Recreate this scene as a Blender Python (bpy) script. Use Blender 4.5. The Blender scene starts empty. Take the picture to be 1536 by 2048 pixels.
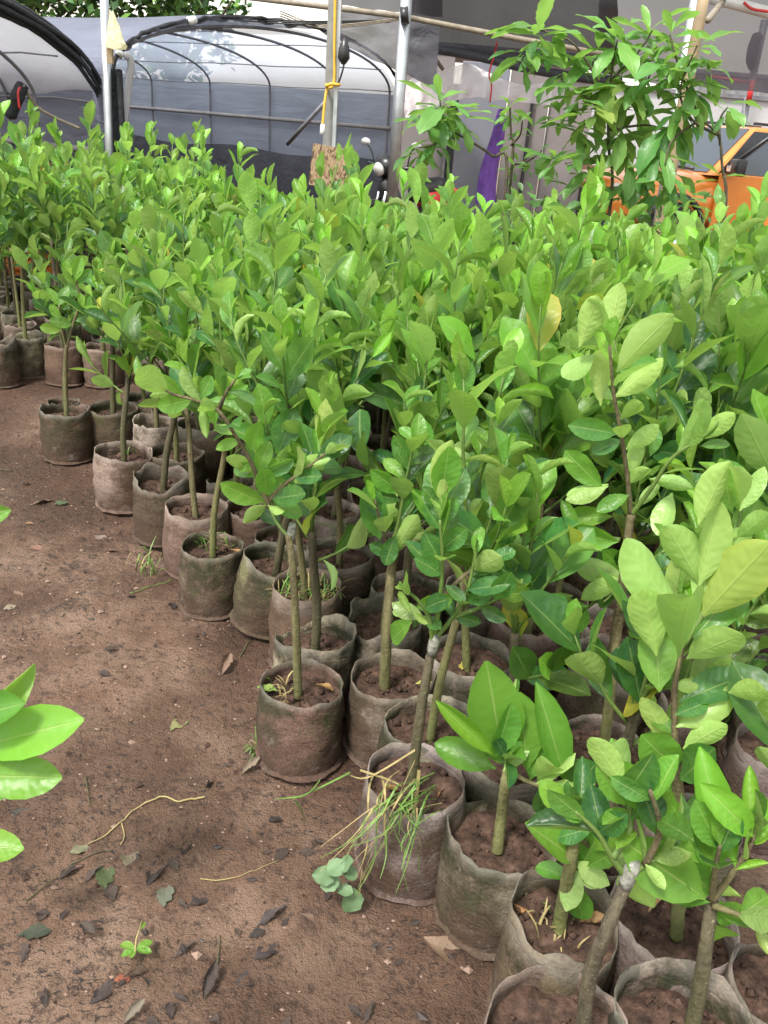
import bpy, math, random
from math import radians, sin, cos, pi, sqrt, tau
from mathutils import Vector, Matrix, noise

# ------------------------------------------------------------------ camera, world, sun, exposure
SC = bpy.context.scene
COL = SC.collection
F, PITCH, ROLL, CAMH = 1671.0, radians(24.6), radians(4.8), 1.52      # focal length in photo pixels (1536 x 2048)
CAMM = Matrix.Rotation(pi/2 - PITCH, 3, 'X') @ Matrix.Rotation(ROLL, 3, 'Z')
cam_d = bpy.data.cameras.new('camera')
cam_d.sensor_fit = 'VERTICAL'; cam_d.sensor_height = 24.0; cam_d.lens = 24.0 * F / 2048.0
cam_d.clip_start = 0.05; cam_d.clip_end = 400
cam = bpy.data.objects.new('camera', cam_d); COL.objects.link(cam)
cam.matrix_world = Matrix.Translation((0, 0, CAMH)) @ CAMM.to_4x4()
SC.camera = cam

SUN_EL, SUN_AZ = radians(58), radians(215)      # azimuth: clockwise from +Y (behind and left of the camera)
world = bpy.data.worlds.new('World'); SC.world = world; world.use_nodes = True
wn = world.node_tree; wn.nodes.clear()
sky = wn.nodes.new('ShaderNodeTexSky'); sky.sky_type = 'NISHITA'; sky.sun_disc = False
sky.sun_elevation = SUN_EL; sky.sun_rotation = SUN_AZ
sky.air_density = 3.0; sky.dust_density = 2.0; sky.ozone_density = 1.0
hs = wn.nodes.new('ShaderNodeHueSaturation'); hs.inputs['Saturation'].default_value = 0.22
bg = wn.nodes.new('ShaderNodeBackground'); bg.inputs['Strength'].default_value = 0.09
wo = wn.nodes.new('ShaderNodeOutputWorld')
wn.links.new(sky.outputs[0], hs.inputs['Color']); wn.links.new(hs.outputs[0], bg.inputs['Color']); wn.links.new(bg.outputs[0], wo.inputs['Surface'])
sun_d = bpy.data.lights.new('sun', 'SUN'); sun_d.energy = 1.5; sun_d.angle = radians(10); sun_d.color = (1.0, 0.96, 0.9)
sun = bpy.data.objects.new('sun', sun_d); COL.objects.link(sun)
sdir = Vector((sin(SUN_AZ)*cos(SUN_EL), cos(SUN_AZ)*cos(SUN_EL), sin(SUN_EL)))
sun.rotation_euler = (-sdir).to_track_quat('-Z', 'Y').to_euler()
SC.view_settings.view_transform = 'Standard'; SC.view_settings.look = 'None'
SC.view_settings.exposure = 1.9; SC.view_settings.gamma = 1.0; SC.view_settings.use_curve_mapping = False
SC.cycles.use_denoising = True
SC.cycles.max_bounces = 8; SC.cycles.transparent_max_bounces = 16; SC.cycles.transmission_bounces = 6
SC.cycles.sample_clamp_indirect = 6

RNG = random.Random(7)

# ------------------------------------------------------------------ photo measurements -> real places
def ray(px, py): return CAMM @ Vector(((px - 768) / F, -(py - 1024) / F, -1))
def at_z(px, py, z=0.0):
    d = ray(px, py); return Vector((0, 0, CAMH)) + d * ((z - CAMH) / d.z)
def at_y(px, py, Y):
    d = ray(px, py); return Vector((0, 0, CAMH)) + d * (Y / d.y)

# ------------------------------------------------------------------ mesh helpers
def tag(o, label=None, cat=None, group=None, kind=None):
    if label: o['label'] = label
    if cat: o['category'] = cat
    if group: o['group'] = group
    if kind: o['kind'] = kind
    return o
def link(o, parent=None):
    COL.objects.link(o)
    if parent is not None: o.parent = parent
    return o
def empty(name, loc=(0, 0, 0), label=None, cat=None, group=None, rz=0):
    o = bpy.data.objects.new(name, None); o.location = loc; o.rotation_euler = (0, 0, rz); o.empty_display_size = 0.05
    COL.objects.link(o); return tag(o, label, cat, group)
class MB:
    def __init__(s): s.v = []; s.f = []; s.uv = None
    def add(s, vs, fs):
        b = len(s.v); s.v += [tuple(v) for v in vs]; s.f += [tuple(i + b for i in f) for f in fs]; return s
    def box(s, c, size, m=None):
        hx, hy, hz = size[0]/2, size[1]/2, size[2]/2
        vs = [Vector((x, y, z)) for x in (-hx, hx) for y in (-hy, hy) for z in (-hz, hz)]
        if m is not None: vs = [m @ v for v in vs]
        c = Vector(c); vs = [v + c for v in vs]
        return s.add(vs, [(0,1,3,2),(4,6,7,5),(0,4,5,1),(2,3,7,6),(0,2,6,4),(1,5,7,3)])
    def tube(s, pts, r, n=8, cap=True, flat=1.0):
        pts = [Vector(p) for p in pts]; N = len(pts)
        rs = r if isinstance(r, (list, tuple)) else [r]*N
        up = Vector((0, 0, 1)); vs = []; prev = None
        for i, p in enumerate(pts):
            t = (pts[min(i+1, N-1)] - pts[max(i-1, 0)])
            if t.length < 1e-9: t = Vector((0,0,1))
            t.normalize()
            if prev is None:
                a = t.cross(Vector((0,1,0)) if abs(t.y) < .9 else Vector((1,0,0))); a.normalize()
            else:
                a = prev - t * prev.dot(t)
                if a.length < 1e-6: a = t.orthogonal()
                a.normalize()
            prev = a; b = t.cross(a)
            for k in range(n):
                an = tau*k/n; vs.append(p + a*(cos(an)*rs[i]) + b*(sin(an)*rs[i]*flat))
        fs = [(i*n+k, i*n+(k+1) % n, (i+1)*n+(k+1) % n, (i+1)*n+k) for i in range(N-1) for k in range(n)]
        if cap: fs += [tuple(range(n-1, -1, -1)), tuple((N-1)*n+k for k in range(n))]
        return s.add(vs, fs)
    def grid(s, fn, nu, nv):
        vs = [fn(i/nu, j/nv) for j in range(nv+1) for i in range(nu+1)]
        return s.add(vs, [(j*(nu+1)+i, j*(nu+1)+i+1, (j+1)*(nu+1)+i+1, (j+1)*(nu+1)+i) for j in range(nv) for i in range(nu)])
    def lathe(s, prof, n=24, m=None):
        vs = [Vector((r*cos(tau*k/n), r*sin(tau*k/n), z)) for r, z in prof for k in range(n)]
        if m is not None: vs = [m @ v for v in vs]
        return s.add(vs, [(i*n+k, i*n+(k+1) % n, (i+1)*n+(k+1) % n, (i+1)*n+k) for i in range(len(prof)-1) for k in range(n)])
    def prism(s, poly, axis_vec):
        a = Vector(axis_vec); n = len(poly); vs = [Vector(p) for p in poly] + [Vector(p)+a for p in poly]
        return s.add(vs, [tuple(range(n-1, -1, -1)), tuple(range(n, 2*n))] + [(k, (k+1) % n, n+(k+1) % n, n+k) for k in range(n)])
    def mesh(s, name, mat, smooth=True):
        me = bpy.data.meshes.new(name); me.from_pydata(s.v, [], s.f)
        if smooth: me.polygons.foreach_set('use_smooth', [True]*len(me.polygons))
        if mat: me.materials.append(mat)
        me.update(); return me
    def build(s, name, mat, parent=None, smooth=True):
        return link(bpy.data.objects.new(name, s.mesh(name, mat, smooth)), parent)
def nz(x, y=0., z=0.): return noise.noise(Vector((x, y, z)))
def smooth_path(pts, n=4):
    pts = [Vector(p) for p in pts]
    if len(pts) < 3: return [pts[0].lerp(pts[-1], i/n) for i in range(n+1)]
    out = []
    for i in range(len(pts)-1):
        p0, p1, p2, p3 = pts[max(i-1,0)], pts[i], pts[i+1], pts[min(i+2, len(pts)-1)]
        for k in range(n):
            t = k/n
            out.append(.5*((2*p1)+(p2-p0)*t+(2*p0-5*p1+4*p2-p3)*t*t+(3*p1-p0-3*p2+p3)*t**3))
    out.append(pts[-1]); return out

# ------------------------------------------------------------------ materials
class NT:
    def __init__(s, name):
        s.m = bpy.data.materials.new(name); s.m.use_nodes = True; s.t = s.m.node_tree; s.t.nodes.clear()
        s.out = s.t.nodes.new('ShaderNodeOutputMaterial')
    def n(s, typ, **kw):
        nd = s.t.nodes.new(typ)
        for k, v in kw.items():
            if k.startswith('_'): setattr(nd, k[1:], v)
            else: s.set(nd.inputs[k.replace('__', ' ')], v)
        return nd
    def set(s, inp, v):
        if isinstance(v, bpy.types.NodeSocket): s.t.links.new(v, inp)
        elif isinstance(v, (tuple, list)) and len(v) == 3 and inp.type == 'RGBA': inp.default_value = (*v, 1)
        else: inp.default_value = v
    def noise(s, scale, vec=None, detail=4, rough=.55, dist=0):
        nd = s.n('ShaderNodeTexNoise', Scale=scale, Detail=detail, Roughness=rough, Distortion=dist)
        if vec is not None: s.set(nd.inputs['Vector'], vec)
        return nd.outputs['Fac']
    def mix(s, fac, a, b, mode='MIX'):
        nd = s.n('ShaderNodeMix', _data_type='RGBA', _blend_type=mode)
        s.set(nd.inputs[0], fac); s.set(nd.inputs[6], a); s.set(nd.inputs[7], b); return nd.outputs[2]
    def ramp(s, fac, *stops):
        nd = s.n('ShaderNodeValToRGB'); s.set(nd.inputs[0], fac); e = nd.color_ramp.elements
        while len(e) < len(stops): e.new(.5)
        for el, (p, c) in zip(e, stops):
            el.position = p; el.color = (*c, 1) if isinstance(c, tuple) else (c, c, c, 1)
        return nd.outputs[0]
    def math(s, op, a, b=0.0, clamp=False):
        nd = s.n('ShaderNodeMath', _operation=op, _use_clamp=clamp); s.set(nd.inputs[0], a); s.set(nd.inputs[1], b); return nd.outputs[0]
    def coord(s, kind='Object'): return s.n('ShaderNodeTexCoord').outputs[kind]
    def scaled(s, vec, sc):
        nd = s.n('ShaderNodeMapping'); s.set(nd.inputs['Vector'], vec); nd.inputs['Scale'].default_value = sc; return nd.outputs[0]
    def bump(s, h, strength=.3, dist=.01):
        return s.n('ShaderNodeBump', Height=h, Strength=strength, Distance=dist).outputs[0]
    def bsdf(s, **kw): return s.n('ShaderNodeBsdfPrincipled', **kw)
    def done(s, sh):
        s.t.links.new(sh if isinstance(sh, bpy.types.NodeSocket) else sh.outputs[0], s.out.inputs['Surface']); return s.m

def simple(name, col, rough=.6, metal=0, var=.25, nscale=18, bump=.15, spec=.4, gen='Object'):
    t = NT(name); c = t.coord(gen)
    f = t.noise(nscale, c, 5)
    dark = tuple(x*(1-var) for x in col); lite = tuple(min(1, x*(1+var*.7)) for x in col)
    b = t.bsdf(Base__Color=t.ramp(f, (.3, dark), (.7, lite)), Roughness=rough, Metallic=metal)
    b.inputs['Specular IOR Level'].default_value = spec
    if bump: t.set(b.inputs['Normal'], t.bump(t.noise(nscale*3, c, 3), bump, .004))
    return t.done(b)

def leaf_material(name, top_old, top_young, under, yellow, vein_n=9, trans=.32, gloss=.30, spec=.5):
    t = NT(name)
    uv = t.n('ShaderNodeSeparateXYZ', Vector=t.n('ShaderNodeTexCoord').outputs['UV'])
    u = t.math('ABSOLUTE', t.math('SUBTRACT', uv.outputs[0], .5)); v = uv.outputs[1]
    oi = t.n('ShaderNodeObjectInfo')
    cs = t.n('ShaderNodeSeparateColor', Color=oi.outputs['Color'])
    age, yel, tone = cs.outputs[0], cs.outputs[1], cs.outputs[2]
    oc = t.coord('Object')
    offs = t.n('ShaderNodeVectorMath', _operation='ADD'); t.set(offs.inputs[0], oc)
    t.set(offs.inputs[1], t.n('ShaderNodeCombineXYZ', X=t.math('MULTIPLY', oi.outputs['Random'], 40.)).outputs[0])
    mott = t.noise(3.5, offs.outputs[0], 3)
    top = t.mix(age, top_old, top_young)
    top = t.mix(t.math('MULTIPLY', t.ramp(mott, (.40, 0.), (.75, 1.)), .18), top, tuple(min(1, x*1.5) for x in top_young))
    col = t.mix(t.n('ShaderNodeNewGeometry').outputs['Backfacing'], top, t.mix(t.math('MULTIPLY', age, .45), under, top_young))
    # pale midrib and side veins
    mid = t.ramp(u, (.012, 1.), (.035, 0.))
    ph = t.math('SUBTRACT', t.math('MULTIPLY', v, vein_n*tau), t.math('MULTIPLY', u, 17.))
    sv = t.math('SINE', ph)
    side = t.math('MULTIPLY', t.ramp(sv, (.90, 0.), (1., 1.)), .10)
    vein = t.math('MAXIMUM', t.math('MULTIPLY', mid, .75), side)
    veincol = t.mix(.5, under, (.5, .55, .2))
    col = t.mix(t.math('MULTIPLY', vein, .5), col, veincol)
    # yellowing from the rim and brown blotches
    rim = t.ramp(u, (.3, 0.), (.5, 1.))
    col = t.mix(t.math('MULTIPLY', yel, t.math('ADD', .55, t.math('MULTIPLY', rim, .4))), col, yellow)
    bl = t.ramp(t.noise(6.0, offs.outputs[0], 4, .6), (.70, 0.), (.76, 1.))
    col = t.mix(t.math('MULTIPLY', bl, t.math('MULTIPLY', t.math('GREATER_THAN', oi.outputs['Random'], .72), .75)), col, (.33, .2, .07))
    col = t.n('ShaderNodeHueSaturation', Value=t.math('ADD', .55, t.math('MULTIPLY', tone, .85)), Color=col,
              Hue=t.math('ADD', .49, t.math('MULTIPLY', oi.outputs['Random'], .02))).outputs[0]
    pill = t.math('SINE', ph)
    h = t.math('ADD', t.math('MULTIPLY', pill, .022), t.math('ADD', t.math('MULTIPLY', t.noise(3.5, offs.outputs[0], 2), 1.0), t.math('MULTIPLY', mid, -1.1)))
    nrm = t.bump(h, .3, .02)
    b = t.bsdf(Base__Color=col, Roughness=t.math('ADD', gloss, t.math('MULTIPLY', mott, .2)), Normal=nrm)
    b.inputs['Specular IOR Level'].default_value = spec
    tr = t.n('ShaderNodeBsdfTranslucent', Color=t.mix(.5, col, (.34, .62, .06)), Normal=nrm)
    ms = t.n('ShaderNodeMixShader', Fac=trans); t.set(ms.inputs[1], b.outputs[0]); t.set(ms.inputs[2], tr.outputs[0])
    return t.done(ms)

M_LEAF = leaf_material('citrus_leaf', (.022, .094, .030), (.165, .36, .035), (.28, .41, .125), (.45, .38, .04), trans=.42)
M_LOQ = leaf_material('broad_serrated_leaf', (.05, .16, .05), (.15, .34, .06), (.18, .29, .11), (.30, .33, .08), vein_n=13, trans=.45)
M_BUSH = leaf_material('small_shrub_leaf', (.05, .13, .04), (.12, .26, .06), (.13, .22, .08), (.3, .3, .06), vein_n=6)
M_WEED = simple('weed_green', (.10, .19, .035), .5, var=.4, nscale=30, bump=0)
M_WEEDPALE = simple('weed_pale', (.11, .18, .085), .6, var=.2, nscale=60, bump=.1)
M_STRAW = simple('straw', (.29, .23, .10), .7, var=.3, nscale=40, bump=0)

def bark_mat(name, a, b, g):
    t = NT(name); c = t.coord('Object'); oi = t.n('ShaderNodeObjectInfo')
    st = t.scaled(c, (60, 60, 9)); f = t.noise(1.0, st, 5, .65)
    col = t.ramp(f, (.32, a), (.68, b))
    z = t.n('ShaderNodeSeparateXYZ', Vector=c).outputs[2]
    low = t.ramp(z, (.18, 1.), (.62, 0.))
    col = t.mix(t.math('MULTIPLY', low, t.math('ADD', .15, t.math('MULTIPLY', oi.outputs['Random'], .8))), col, g)
    len_ = t.ramp(t.noise(150., c, 2), (.66, 0.), (.72, 1.))
    col = t.mix(t.math('MULTIPLY', len_, .5), col, (.3, .27, .18))
    bs = t.bsdf(Base__Color=col, Roughness=.8, Normal=t.bump(t.math('ADD', f, t.math('MULTIPLY', t.noise(90., c, 3), .6)), .9, .006)); bs.inputs['Specular IOR Level'].default_value = .25
    return t.done(bs)
M_BARK = bark_mat('citrus_bark', (.065, .05, .028), (.17, .145, .075), (.13, .155, .045))
M_BARKDARK = bark_mat('dark_bark', (.04, .033, .024), (.12, .10, .065), (.075, .075, .03))
M_SHOOT = simple('green_shoot', (.10, .16, .035), .55, var=.35, nscale=25, bump=.1)
M_TAPE = simple('graft_tape', (.22, .22, .19), .2, var=.6, nscale=90, bump=.4)

def bag_mat():
    t = NT('felt_grow_bag'); c = t.coord('Object'); oi = t.n('ShaderNodeObjectInfo')
    off = t.n('ShaderNodeVectorMath', _operation='ADD'); t.set(off.inputs[0], c)
    t.set(off.inputs[1], t.n('ShaderNodeCombineXYZ', X=t.math('MULTIPLY', oi.outputs['Random'], 30.), Y=t.math('MULTIPLY', oi.outputs['Random'], 17.)).outputs[0])
    o = off.outputs[0]
    f1 = t.noise(7., o, 5, .6); f2 = t.noise(22., o, 6, .65); z = t.n('ShaderNodeSeparateXYZ', Vector=c).outputs[2]
    base = t.ramp(oi.outputs['Random'], (.0, (.165, .108, .088)), (.3, (.22, .19, .172)), (.55, (.135, .095, .08)), (.8, (.19, .17, .14)))
    base = t.mix(1., base, oi.outputs['Color'], 'MULTIPLY')                                # each bag has its own age and dye
    col = t.mix(t.ramp(f1, (.40, 0.), (.58, 1.)), base, (.095, .058, .043))                # soaked brown patches
    mossg = t.math('MULTIPLY', t.ramp(t.noise(11., o, 4, .7), (.54, 0.), (.66, 1.)), t.ramp(oi.outputs['Random'], (.3, .1), (.6, .8)))
    col = t.mix(t.math('MULTIPLY', mossg, .8), col, (.075, .085, .035))
    mud = t.math('MULTIPLY', t.ramp(z, (.0, 1.), (.17, 0.)), t.ramp(f2, (.25, .35), (.7, 1.)))
    col = t.mix(t.math('MULTIPLY', mud, .85), col, (.056, .034, .026))                      # mud splashed up from the ground
    alg = t.math('MULTIPLY', t.ramp(t.noise(7., o, 5, .72), (.43, 0.), (.56, 1.)), t.ramp(z, (.04, .25), (.2, 1.)))
    alg = t.math('MULTIPLY', alg, t.ramp(oi.outputs['Random'], (.15, .3), (.6, 1.)))
    col = t.mix(t.math('MULTIPLY', alg, .85), col, (.026, .031, .016))                      # dark algae near the rim
    salt = t.math('MULTIPLY', t.ramp(t.noise(13., o, 6, .7), (.6, 0.), (.75, 1.)), .45)
    col = t.mix(salt, col, (.27, .24, .225))
    col = t.mix(.42, col, t.ramp(t.noise(150., c, 3, .7), (.32, .12), (.68, .85)), 'OVERLAY')
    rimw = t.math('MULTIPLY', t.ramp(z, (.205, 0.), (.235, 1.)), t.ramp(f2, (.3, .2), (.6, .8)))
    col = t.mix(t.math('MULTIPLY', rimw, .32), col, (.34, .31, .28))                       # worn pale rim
    h = t.math('ADD', t.math('MULTIPLY', t.noise(1.0, t.scaled(o, (12, 12, 18)), 4, .5), 1.0), t.math('MULTIPLY', t.noise(220., c, 2), .25))
    rid = t.math('ABSOLUTE', t.math('SUBTRACT', t.noise(1., t.scaled(o, (9, 9, 20)), 3, .5, .6), .5))
    h = t.math('ADD', h, t.math('MULTIPLY', t.ramp(rid, (.0, 0.), (.10, 1.)), .16))
    b = t.bsdf(Base__Color=col, Roughness=.9, Normal=t.bump(h, .55, .011)); b.inputs['Specular IOR Level'].default_value = .15
    return t.done(b)
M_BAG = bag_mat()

def soil_mat(name, scale=1.0):
    t = NT(name); c = t.coord('Object')
    f = t.noise(40*scale, c, 6, .7); f2 = t.noise(9*scale, c, 3)
    col = t.mix(t.math('MULTIPLY', f2, .6), t.ramp(f, (.34, (.016, .010, .008)), (.5, (.066, .037, .026)), (.68, (.15, .092, .066))), (.05, .029, .021))
    b = t.bsdf(Base__Color=col, Roughness=.85, Normal=t.bump(t.noise(120*scale, c, 4, .7), .8, .006)); b.inputs['Specular IOR Level'].default_value = .25
    return t.done(b)
M_SOIL = soil_mat('potting_soil')

def ground_mat():
    t = NT('wet_brown_soil'); c = t.coord('Object')
    big = t.noise(.75, c, 4, .55, .4); mid = t.noise(3.2, c, 6, .65); fine = t.noise(38., c, 6, .72); grit = t.noise(170., c, 3, .7)
    col = t.ramp(mid, (.32, (.108, .058, .036)), (.48, (.20, .118, .078)), (.64, (.30, .195, .138)))
    col = t.mix(t.ramp(big, (.44, 0.), (.58, .9)), col, (.094, .053, .035))               # damp areas
    red = t.math('MULTIPLY', t.ramp(t.noise(1.9, c, 4), (.55, 0.), (.72, 1.)), .5)
    col = t.mix(red, col, (.20, .105, .064))
    blot = t.math('MULTIPLY', t.ramp(t.noise(5.5, c, 5, .7, .6), (.60, 0.), (.70, 1.)), .7)
    col = t.mix(blot, col, (.045, .033, .030))                                              # stained blotches
    sp1 = t.ramp(t.noise(46., t.scaled(c, (1, 1.5, 1)), 3, .6, 1.5), (.57, 0.), (.61, 1.)); sp2 = t.ramp(t.noise(2.4, c, 3), (.42, .1), (.6, 1.))
    col = t.mix(t.math('MULTIPLY', t.math('MULTIPLY', sp1, sp2), .85), col, (.030, .024, .023))
    col = t.mix(t.math('MULTIPLY', t.ramp(fine, (.36, 1.), (.47, 0.)), .75), col, (.050, .030, .023))
    col = t.mix(t.math('MULTIPLY', t.ramp(grit, (.66, 0.), (.74, 1.)), .4), col, (.24, .17, .135))
    rough = t.math('ADD', .34, t.math('MULTIPLY', t.math('SUBTRACT', 1., t.ramp(big, (.44, 0.), (.58, .9))), .4))
    h = t.math('ADD', t.math('MULTIPLY', fine, 1.), t.math('MULTIPLY', grit, .35))
    b = t.bsdf(Base__Color=col, Roughness=rough, Normal=t.bump(h, 1., .034)); b.inputs['Specular IOR Level'].default_value = .35
    return t.done(b)
M_GROUND = ground_mat()

def dead_mat():
    t = NT('fallen_leaf_tissue'); oi = t.n('ShaderNodeObjectInfo'); c = t.coord('Object')
    off = t.n('ShaderNodeVectorMath', _operation='ADD'); t.set(off.inputs[0], c)
    t.set(off.inputs[1], t.n('ShaderNodeCombineXYZ', X=t.math('MULTIPLY', oi.outputs['Random'], 30.)).outputs[0])
    f = t.noise(40., off.outputs[0], 5, .7)
    col = t.mix(t.ramp(f, (.35, .75), (.65, 0.)), oi.outputs['Color'], t.mix(.65, oi.outputs['Color'], (.03, .02, .016)))
    mud = t.ramp(t.noise(22., off.outputs[0], 4, .7), (.56, 0.), (.66, .7))
    col = t.mix(mud, col, (.19, .125, .095))
    b = t.bsdf(Base__Color=col, Roughness=.5, Normal=t.bump(f, .5, .006)); b.inputs['Specular IOR Level'].default_value = .4
    return t.done(b)
M_DEAD = dead_mat()

def sheet_mat(name, col, transp=.25, transl=.35, rough=.35, gloss=.15, wrinkle=3., stretch=(1, 1, 1), var=.12):
    t = NT(name); c = t.coord('Object')
    f = t.noise(wrinkle, t.scaled(c, stretch), 5, .6, .8)
    cc = t.ramp(t.noise(1.3, c, 4), (.3, tuple(x*(1-var) for x in col)), (.7, tuple(min(1, x*(1+var)) for x in col)))
    nrm = t.bump(f, .6, .06)
    b = t.bsdf(Base__Color=cc, Roughness=rough, Normal=nrm); b.inputs['Specular IOR Level'].default_value = gloss*3
    tl = t.n('ShaderNodeBsdfTranslucent', Color=cc)
    tp = t.n('ShaderNodeBsdfTransparent', Color=(1, 1, 1))
    m1 = t.n('ShaderNodeMixShader', Fac=transl); t.set(m1.inputs[1], b.outputs[0]); t.set(m1.inputs[2], tl.outputs[0])
    m2 = t.n('ShaderNodeMixShader', Fac=transp); t.set(m2.inputs[1], m1.outputs[0]); t.set(m2.inputs[2], tp.outputs[0])
    return t.done(m2)
M_PLASTIC = sheet_mat('greenhouse_film', (.40, .45, .56), transp=.34, transl=.55, rough=.3, gloss=.2, wrinkle=2.2, stretch=(.5, .5, 2.5))
M_PLASTIC2 = sheet_mat('dusty_film', (.55, .54, .56), transp=.15, transl=.42, rough=.35, gloss=.2, wrinkle=2.5, stretch=(2.5, 2.5, .6))
M_NETROOF = sheet_mat('weathered_shade_net', (.15, .16, .215), transp=.15, transl=.2, rough=.6, wrinkle=4., stretch=(1, 1, 3), var=.2)
M_NETDARK = sheet_mat('dark_shade_net', (.060, .062, .076), transp=.04, transl=.12, rough=.7, wrinkle=3., stretch=(1.2, 1.2, 1.2), var=.25)
M_NETLIGHT = sheet_mat('pale_shade_net', (.095, .095, .115), transp=.12, transl=.30, rough=.6, wrinkle=4., var=.15)
M_NETBLACK = sheet_mat('black_net_cloth', (.022, .023, .028), transp=.03, transl=.1, rough=.75, wrinkle=14., var=.4)
M_DRAPE = sheet_mat('clear_plastic_drape', (.78, .72, .73), transp=.25, transl=.25, rough=.3, gloss=.25, wrinkle=4.)
M_STEEL = simple('galvanised_steel', (.46, .48, .50), .42, .75, var=.18, nscale=9, bump=.05)
M_PIPE = simple('grey_hoop_pipe', (.20, .20, .22), .5, .3, var=.25, nscale=12, bump=.05)
M_RAIL = simple('pale_rail', (.27, .26, .26), .6, 0, var=.2, nscale=9)
M_BAMBOO = simple('weathered_bamboo', (.22, .185, .14), .6, 0, var=.3, nscale=14)
M_YPOST = simple('yellowed_wood_post', (.27, .20, .12), .65, 0, var=.25, nscale=8)
M_CONC = simple('pale_concrete', (.22, .22, .21), .85, 0, var=.2, nscale=16)
M_YCORD = simple('yellow_cord', (.62, .36, .04), .5, var=.15, bump=0)
M_RED = simple('red_ribbon', (.50, .03, .03), .5, var=.2, bump=0)
M_BLACK = simple('black_plastic', (.018, .018, .02), .35, var=.3, spec=.5)
M_RUBBER = simple('tyre_rubber', (.02, .02, .02), .85, var=.3)
M_WHITE = simple('white_plastic', (.62, .62, .61), .4, var=.08)
M_YBAG = sheet_mat('thin_yellow_white_bag', (.92, .88, .62), transp=.12, transl=.5, rough=.35, wrinkle=18., var=.05)
M_PURPLE = simple('purple_cloth', (.16, .07, .33), .85, var=.35, nscale=8, bump=.3)
M_CRATE = simple('orange_crate', (.70, .22, .04), .45, var=.2, nscale=7)
M_TILE = simple('red_wash_wall', (.24, .125, .10), .9, var=.18, nscale=6)
M_WALLP = simple('pinkish_panel', (.20, .177, .175), .75, var=.10, nscale=3)
M_WALLG = simple('blue_grey_panel', (.185, .19, .222), .7, var=.10, nscale=3)
M_CORR = simple('white_corrugated_sheet', (.42, .42, .43), .5, .1, var=.08, nscale=4)
M_MIRROR = simple('mirror_glass', (.8, .82, .85), .06, 1.0, var=.03, bump=0)

def flake_mat(name, a, b, c2):
    t = NT(name); c = t.coord('Object')
    v = t.n('ShaderNodeTexVoronoi', Scale=95.); t.set(v.inputs['Vector'], t.scaled(c, (1, 1, .45)))
    f = t.n('ShaderNodeSeparateColor', Color=v.outputs['Color']).outputs[0]
    bs = t.bsdf(Base__Color=t.ramp(f, (.12, a), (.3, b), (.8, c2)), Roughness=.7, Normal=t.bump(f, .4, .004)); return t.done(bs)
M_OSB = flake_mat('strand_board', (.09, .05, .025), (.24, .15, .08), (.33, .23, .14))
def car_paint():
    t = NT('orange_car_paint'); b = t.bsdf(Base__Color=t.ramp(t.noise(3., t.coord('Object'), 3), (.3, (.60, .185, .025)), (.7, (.68, .23, .035))), Roughness=.28, Metallic=.25)
    b.inputs['Coat Weight'].default_value = .7; b.inputs['Coat Roughness'].default_value = .06; return t.done(b)
M_PAINT = car_paint()
def glass_dark():
    t = NT('tinted_glass'); b = t.bsdf(Base__Color=(.03, .04, .055), Roughness=.05); b.inputs['Specular IOR Level'].default_value = .8; return t.done(b)
M_GLASS = glass_dark()
M_LAMP = simple('headlamp_lens', (.75, .75, .72), .08, .3, var=.1)
M_CHROME = simple('bright_metal', (.6, .6, .62), .18, 1., var=.06, bump=0)

# ------------------------------------------------------------------ ground (one sheet to the horizon, finely modelled where the photo looks)
def axis(lo, hi, step, far, grow=1.35):
    a = [lo + i*step for i in range(int(round((hi-lo)/step))+1)]
    d = step; x = a[-1]; up = []
    while x < far: d *= grow; x += d; up.append(x)
    d = step; x = a[0]; dn = []
    while x > -far: d *= grow; x -= d; dn.append(x)
    return dn[::-1] + a + up
def ground_h(x, y):
    w = 1.0
    h = .016*nz(x*1.1, y*1.1, 3) - .011*max(0, nz(x*3.3+7, y*2.6, 9)-.18)*3 + .010*nz(x*4, y*4, 5) + .0085*noise.fractal(Vector((x*15, y*15, 1)), .8, 2., 4)
    return h*w - .006
gx = axis(-2.7, 1.0, .021, 120); gy = axis(.65, 5.2, .024, 120)
gv = []; nxg = len(gx)
for y in gy:
    for x in gx:
        inner = -3.2 < x < 1.5 and .2 < y < 6
        gv.append((x, y, ground_h(x, y) if inner else .012*nz(x*.7, y*.7, 3) - .006))
gf = [(j*nxg+i, j*nxg+i+1, (j+1)*nxg+i+1, (j+1)*nxg+i) for j in range(len(gy)-1) for i in range(nxg-1)]
g = MB(); g.v = gv; g.f = gf
tag(g.build('ground', M_GROUND), 'wet brown trodden soil of the nursery path', kind='structure')

YARD = .17
def yard_z(u): return YARD*min(1, max(0, u*6))
g = MB().grid(lambda u, v: Vector((.3+19*u, 9.2+14*v, min(yard_z(u*2), yard_z(v*2)) + .01*nz(u*40, v*30) - .004)), 40, 40)
tag(g.build('raised_yard', M_GROUND), 'slightly raised yard of trodden soil under the pickup', kind='structure')

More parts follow.
